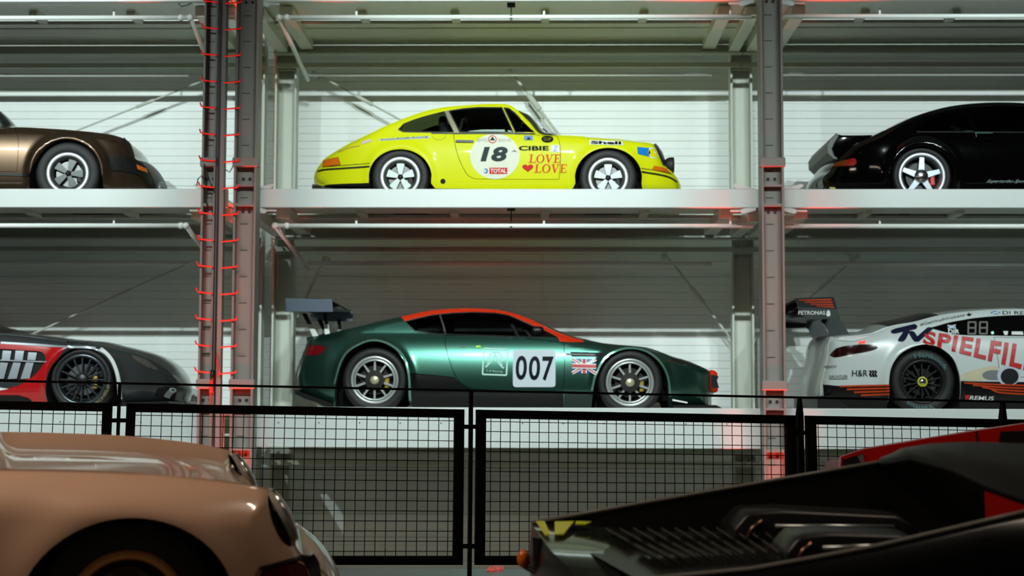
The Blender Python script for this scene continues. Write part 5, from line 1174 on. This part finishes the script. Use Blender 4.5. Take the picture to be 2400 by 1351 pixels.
for sd in (-1, 1):
    hx, hz = yel.c((1547, 358)); T_ = Matrix.Rotation(math.radians(64), 4, 'Y')
    bm = bmesh.new(); b_lathe(bm, [(.106, -.030), (.120, -.030), (.122, -.004), (.117, .004), (.106, .002)], 40, axis='z', closed=True); r_ = obj_bm('headlamp_rim', bm, mat('dark_chrome', (40, 38, 36), .1, 1.0), pnk.root, True, (hx - .022, sd * .585, hz - .004)); r_.rotation_euler = (0, math.radians(64), 0)
    bm = bmesh.new(); b_lathe(bm, [(.112, .0), (.111, .018), (.100, .034), (.070, .046), (.035, .052), (.001, .054)], 36, axis='z'); obj_bm('headlamp_lens', bm, mat('lamp_lens_grey', (150, 144, 132), .2, .1, .4), r_, True)
    bm = bmesh.new(); b_lathe(bm, [(.104, .026), (.109, .026), (.106, .034), (.102, .034)], 36, axis='z', closed=True); obj_bm('lens_ring', bm, M_CHROME, r_, True)
# bonnet shut line and scuttle
def top_pt(px, t, dz=.0):
    """point on the bonnet surface above yellow-frame pixel column px at lateral fraction t"""
    q = np.array(yel.c((px, 300))); i = None
    xs = pnk.OP[:, 0]; best = None
    for k in range(len(pnk.OP)):
        a, b = pnk.OP[k], pnk.OP[(k + 1) % len(pnk.OP)]
        if (a[0] - q[0]) * (b[0] - q[0]) <= 0 and a[0] != b[0]:
            z_ = a[1] + (b[1] - a[1]) * (q[0] - a[0]) / (b[0] - a[0])
            if best is None or z_ > best: best = z_
    y = float(pnk.Y(np.array([[q[0], best - .001]]))[0]); return Vector((q[0], t * y, best - .062 * (1 - t ** 4) + dz))
bm = bmesh.new(); b_path(bm, [top_pt(1300 + 14 * (1 - t * t), t * .80) for t in np.linspace(-1, 1, 15)], .004, 6); obj_bm('scuttle_seam', bm, mat('dark_seam', (96, 72, 60), .6), pnk.root)
for t in (-.55, .15):
    a = top_pt(1287, t, .02); bm = bmesh.new(); b_tube(bm, a, a + Vector((0, 0, .03)), .018, 10); b_path(bm, [a + Vector((0, 0, .03)), a + Vector((-.18, .12, .14)), a + Vector((-.34, .25, .29))], .009, 6); obj_bm('wiper', bm, M_BLACK, pnk.root, True)
xa, _ = yel.c((950, 300)); xb, _ = yel.c((1275, 300)); cabin_tub(pnk, xa - .2, xb, .55); sx, _ = yel.c((1105, 300)); seat(pnk, sx, -.33, .28, M_VOID); seat(pnk, sx, .33, .28, M_VOID); steering(pnk, sx + .55, .33, .72)
# sloping display platform that carries it
def platform(name, car_root, M3, x0, x1, y0, y1, label):
    o0 = Vector(car_root.location); top = [o0 + M3 @ Vector((x, y, -.004)) for x, y in ((x0, y0), (x1, y0), (x1, y1), (x0, y1))]
    base = Vector((o0.x, o0.y, 0)); vs_ = [p - base for p in top] + [Vector((p.x, p.y, min(.0, p.z - .02))) - base for p in top]
    o = mesh(name, vs_, [(0, 1, 2, 3), (7, 6, 5, 4), (0, 4, 5, 1), (1, 5, 6, 2), (2, 6, 7, 3), (3, 7, 4, 0)], mat('platform_carpet', (46, 42, 38), .9)); o.location = base
    return setp(o, label, 'platform')
platform('display_platform', pnk.root, Mr, -2.3, 2.2, -1.0, 1.0, 'low sloping display platform under the beige coupe')

# ------------------------------------------------------------------ red wedge car behind the black one
M_RED2 = mat('deep_red_paint', (186, 18, 10), .35, coat=.15, spec=.25, noise=.02)
RZ = 7.7
ro = atz(2150, 1340, RZ); ro.z = 0
red = empty('sports_car', ro, 'red wedge shaped sports car behind the black spoiler at right', 'car', 'cars in front of the fence')
def R_(px, py, z=RZ): return atz(px, py, z) - ro
AW = Vector((.36, 1.55, -.10))
near = [(1990, 1330), (1968, 1120), (1971, 1072), (2025, 1054), (2100, 1041), (2200, 1025), (2290, 1010), (2400, 994), (2520, 984), (2700, 975), (2760, 1100), (2760, 1330)]
def loft(name, rails, m, parent, smooth=True):
    """surface through a list of 3-D polylines of equal length"""
    n = len(rails[0]); vs_ = [p for r_ in rails for p in r_]; fs_ = [(a * n + b, a * n + b + 1, (a + 1) * n + b + 1, (a + 1) * n + b) for a in range(len(rails) - 1) for b in range(n - 1)]
    return mesh(name, vs_, fs_, m, parent, smooth)
topn = [R_(*p) for p in near[2:10]]
bm = bmesh.new(); b_prism(bm, [R_(*p) for p in near], (0, 0, 0), (0, .05, 0)); obj_bm('body_side', bm, M_RED2, red)
bm = bmesh.new(); b_prism(bm, [R_(*p) for p in near], AW, AW + Vector((0, .05, 0))); obj_bm('body_side', bm, M_RED2, red)
loft('hood', [topn, [p + AW * .08 + Vector((0, 0, .012)) for p in topn], [p + AW * .5 + Vector((0, 0, .03)) for p in topn], [p + AW * .92 + Vector((0, 0, .012)) for p in topn], [p + AW for p in topn]], M_RED2, red)
loft('nose_panel', [[R_(*p) for p in near[:3]], [R_(*p) + AW * .5 + Vector((-.12, 0, 0)) for p in near[:3]], [R_(*p) + AW for p in near[:3]]], M_RED2, red)
def plate(name, pxs, m, th=.012, out=.008, z=RZ, parent=None):
    bm = bmesh.new(); b_prism(bm, [R_(*p, z) for p in pxs], (0, -out, 0), (0, -out + th, 0)); return obj_bm(name, bm, m, parent or red)
hl = plate('headlamp', [(1974, 1078), (2006, 1068), (2022, 1064), (2028, 1100), (1978, 1106)], mat('smoked_lens', (20, 22, 24), .08, coat=1.0))
plate('headlamp_reflector', [(2008, 1069), (2022, 1066), (2026, 1092), (2016, 1086)], mat('lamp_reflector', (150, 152, 148), .2, .6), out=.014, parent=hl)
plate('crease', [(2030, 1082), (2080, 1070), (2082, 1073), (2032, 1086)], M_RED2, out=.016)
plate('shut_line', [(2286, 1012), (2289, 1011), (2294, 1046), (2291, 1046)], M_VOID, out=.010)
for k in range(6):
    plate('side_louvre', [(2344 - k, 1012 + 5 * k), (2470, 1008 + 5 * k), (2470, 1010.5 + 5 * k), (2344 - k, 1014.5 + 5 * k)], M_VOID, out=.014)
for wx in (2120, 2620):
    w = R_(wx, 1290, RZ); bm = bmesh.new(); b_lathe(bm, [(.18, -.1), (.30, -.11), (.32, -.06), (.32, .1), (.18, .1)], 32); wr = obj_bm('wheel', bm, M_RUB, red, True, (w.x, w.y - .02, .32))
    bm = bmesh.new(); b_lathe(bm, [(.001, -.1), (.05, -.1), (.18, -.08), (.19, -.1)], 32); obj_bm('rim', bm, M_ALU, wr, True)

# ------------------------------------------------------------------ black wedge car in the near right corner
M_BGL = mat('black_gloss_body', (6, 6, 6), .22, coat=.0, noise=.05, spec=.3); M_BSA = mat('black_satin_body', (27, 27, 25), .38, noise=.08)
bo = atz(1900, 1351, 5.2); bo.z = 0
bkw = empty('sports_car', bo, 'black wedge shaped sports car with louvred deck, box scoops and rear wing', 'car', 'cars in front of the fence')
def B_(px, py, z): return atz(px, py, z) - bo
ZF, ZN = 6.0, 4.85
def bpoly(name, pxs, z, m, th, parent=None, bev=0.0):
    bm = bmesh.new(); b_prism(bm, [B_(p[0], p[1], p[2] if len(p) > 2 else z) for p in pxs], (0, 0, 0), (0, th, 0))
    if bev: bmesh.ops.bevel(bm, geom=bm.edges[:], offset=bev, segments=2, affect='EDGES', profile=.5)
    return obj_bm(name, bm, m, parent or bkw)
bpoly('far_buttress', [(1245, 1228), (1500, 1183), (1800, 1131), (2060, 1086), (2110, 1062), (2200, 1075), (2306, 1126), (2311, 1240), (2150, 1250), (1450, 1250), (1290, 1246)], ZF, M_BSA, .05)
edge = [B_(*p) for p in ((1245, 1226, ZF), (1500, 1181, ZF), (1800, 1129, ZF), (2060, 1084, ZF))]; bm = bmesh.new(); b_path(bm, edge, .008, 8); obj_bm('buttress_edge', bm, mat('pale_edge_line', (112, 110, 102), .45), bkw, True)  # line along the buttress edge, paler than the body
nr = [(1380, 1372), (1500, 1362), (1760, 1337), (1900, 1312), (2060, 1282), (2310, 1224), (2440, 1194)]
lo_ = [(p[0], 1700) for p in nr]
loft('body_side', [[B_(p[0], p[1], ZN + .10) for p in nr], [B_(p[0], p[1] + 3, ZN + .02) for p in nr], [B_(p[0], p[1] + 16, ZN - .02) for p in nr], [B_(p[0] - 20, p[1] + 150, ZN - .10) for p in nr], [B_(*p, ZN - .05) for p in lo_]], M_BGL, bkw)
edge = [B_(p[0], p[1] - 1, ZN + .02) for p in nr]; bm = bmesh.new(); b_path(bm, edge, .009, 8); obj_bm('buttress_edge', bm, MATS['pale_edge_line'], bkw, True)
D0 = B_(1290, 1246, ZF); D1 = B_(2330, 1246, ZF); E0 = B_(1500, 1362, ZN + .08); E1 = B_(2330, 1300, ZN + .08)
def dk(u, v, h=0.0):
    p = D0 * (1 - u) * (1 - v) + D1 * u * (1 - v) + E0 * (1 - u) * v + E1 * u * v; return p + Vector((0, 0, h))
loft('engine_deck', [[dk(u, v) for u in np.linspace(0, 1, 9)] for v in np.linspace(0, 1, 7)], M_BSA, bkw)
for row, (va, vb) in enumerate(((.16, .46), (.54, .84))):
    for k in range(13):
        u = .10 + .032 * k
        bm = bmesh.new(); a, b = dk(u, va), dk(u, vb); c_, d_ = dk(u + .020, vb), dk(u + .020, va)
        b_prism(bm, [a + Vector((0, 0, .03)), b + Vector((0, 0, .03)), c_ + Vector((0, 0, .006)), d_ + Vector((0, 0, .006))], (0, 0, 0), (0, 0, .008)); obj_bm('louvre_slat', bm, mat('slat_black', (86, 86, 80), .4), bkw)
def scoop(ua, ub, va, vb, h):
    bm = bmesh.new()
    ring = lambda u, hh, s=0.0: [dk(u, va + s), dk(u, va + s, hh), dk(u, vb - s, hh), dk(u, vb - s)]
    secs = [ring(ua, h * .45), ring(ua + .035, h), ring(ua + .12, h * 1.05), ring(ub - .05, h * .8), ring(ub, h * .35)]
    R = [[bm.verts.new(p) for p in s_] for s_ in secs]
    for a, b in zip(R, R[1:]):
        for k in range(3): bm.faces.new((a[k], a[k + 1], b[k + 1], b[k]))
    bm.faces.new(R[0]); bm.faces.new(R[-1][::-1]); bmesh.ops.recalc_face_normals(bm, faces=bm.faces[:])
    es = [e for e in bm.edges if len(e.link_faces) == 2]; bmesh.ops.bevel(bm, geom=es, offset=.012, segments=2, affect='EDGES', profile=.5)
    o = obj_bm('air_scoop', bm, M_BSA, bkw, True)
    bm = bmesh.new(); b_path(bm, [dk(ua + .10, vb + .005, h * .55), dk(ub - .06, vb + .005, h * .45)], .008, 6); obj_bm('scoop_highlight', bm, M_ALU, o, True)  # bright tube paints the long highlight on the scoop side
    bm = bmesh.new(); b_path(bm, [dk(ua + .03, vb + .004, h * .1), dk(ua + .045, vb + .004, h * .5), dk(ua + .07, vb + .004, h * .75)], .007, 6); obj_bm('scoop_glint', bm, mat('copper_trim', (150, 110, 90), .3, .8), o, True)  # pinkish curve paints the light reflected on the scoop's end edge
scoop(.375, .82, .06, .34, .105); scoop(.43, .80, .62, .90, .085)
# tail corner with glossy lamp panel
tl = [[(1246, 1229, ZF), (1330, 1229, ZF), (1440, 1238, ZF)], [(1262, 1252, 5.8), (1345, 1256, 5.8), (1480, 1268, 5.75)], [(1290, 1290, 5.55), (1390, 1292, 5.5), (1530, 1306, 5.45)], [(1340, 1340, 5.3), (1450, 1340, 5.25), (1585, 1345, 5.15)], [(1400, 1400, 5.05), (1510, 1400, 5.0), (1640, 1400, 4.95)]]
loft('tail_panel', [[B_(*p) for p in r_] for r_ in tl], mat('wet_look_black', (60, 68, 60), .12, .5, 1.0, nscale=9, noise=.5), bkw)
loft('tail_face', [[B_(*p[0]) for p in tl], [B_(p[0][0] - 6, p[0][1] + 60, p[0][2]) for p in tl], [B_(p[0][0] + 5, p[0][1] + 300, p[0][2]) for p in tl]], M_BGL, bkw)
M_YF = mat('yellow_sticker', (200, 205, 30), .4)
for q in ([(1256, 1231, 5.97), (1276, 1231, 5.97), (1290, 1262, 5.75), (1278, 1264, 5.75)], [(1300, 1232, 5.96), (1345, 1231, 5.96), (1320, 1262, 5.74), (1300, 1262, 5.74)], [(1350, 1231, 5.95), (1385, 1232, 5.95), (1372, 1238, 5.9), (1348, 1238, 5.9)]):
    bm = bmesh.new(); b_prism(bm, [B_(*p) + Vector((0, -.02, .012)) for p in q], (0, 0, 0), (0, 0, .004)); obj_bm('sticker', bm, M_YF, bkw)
bpoly('tail_lamp', [(1248, 1260), (1286, 1268), (1290, 1330), (1250, 1330)], 5.78, MATS['smoked_lens'], .02)
bm = bmesh.new(); b_sphere(bm, (0, 0, 0), 1, (.024, .024, .034), 14); obj_bm('indicator_lamp', bm, M_AMBER, bkw, True, B_(1226, 1310, 5.9))
tube('indicator_stalk', B_(1226, 1325, 5.92), B_(1262, 1345, 5.85), .012, M_BLACK, bkw, 8)
# rear wing
ua_ = [(2062, 1079, 6.0), (2112, 1051, 6.0), (2180, 1040, 5.9), (2262, 1036, 5.75), (2430, 1041, 5.5), (2700, 1060, 5.1)]
la_ = [(2062, 1083, 5.98), (2132, 1068, 5.75), (2222, 1092, 5.5), (2312, 1132, 5.2), (2432, 1174, 4.9), (2700, 1290, 4.4)]
A_ = [B_(*p) for p in ua_]; L_ = [B_(*p) for p in la_]; dn = Vector((0, 0, -.03))
mid = [(a * .5 + b * .5) + Vector((0, 0, .012)) for a, b in zip(A_, L_)]
loft('wing', [A_, mid, L_, [p + dn for p in L_], [(a * .5 + b * .5) + dn for a, b in zip(A_, L_)], [p + dn for p in A_], A_], M_BSA, bkw)
bpoly('wing_strut', [(2440, 1170, 4.9), (2560, 1200, 4.8), (2560, 1330, 4.8), (2440, 1330, 4.9)], 4.9, M_BSA, .05)
for wx, z in ((1700, 4.95), (2500, 4.75)):
    p = B_(wx, 1600, z); bm = bmesh.new(); b_lathe(bm, [(.16, -.12), (.25, -.13), (.265, -.08), (.265, .12), (.16, .12)], 32); wr = obj_bm('wheel', bm, M_RUB, bkw, True, (p.x, p.y + .02, .265))
    bm = bmesh.new(); b_lathe(bm, [(.001, -.11), (.06, -.11), (.16, -.09), (.17, -.12)], 32); obj_bm('rim', bm, M_ALU, wr, True)
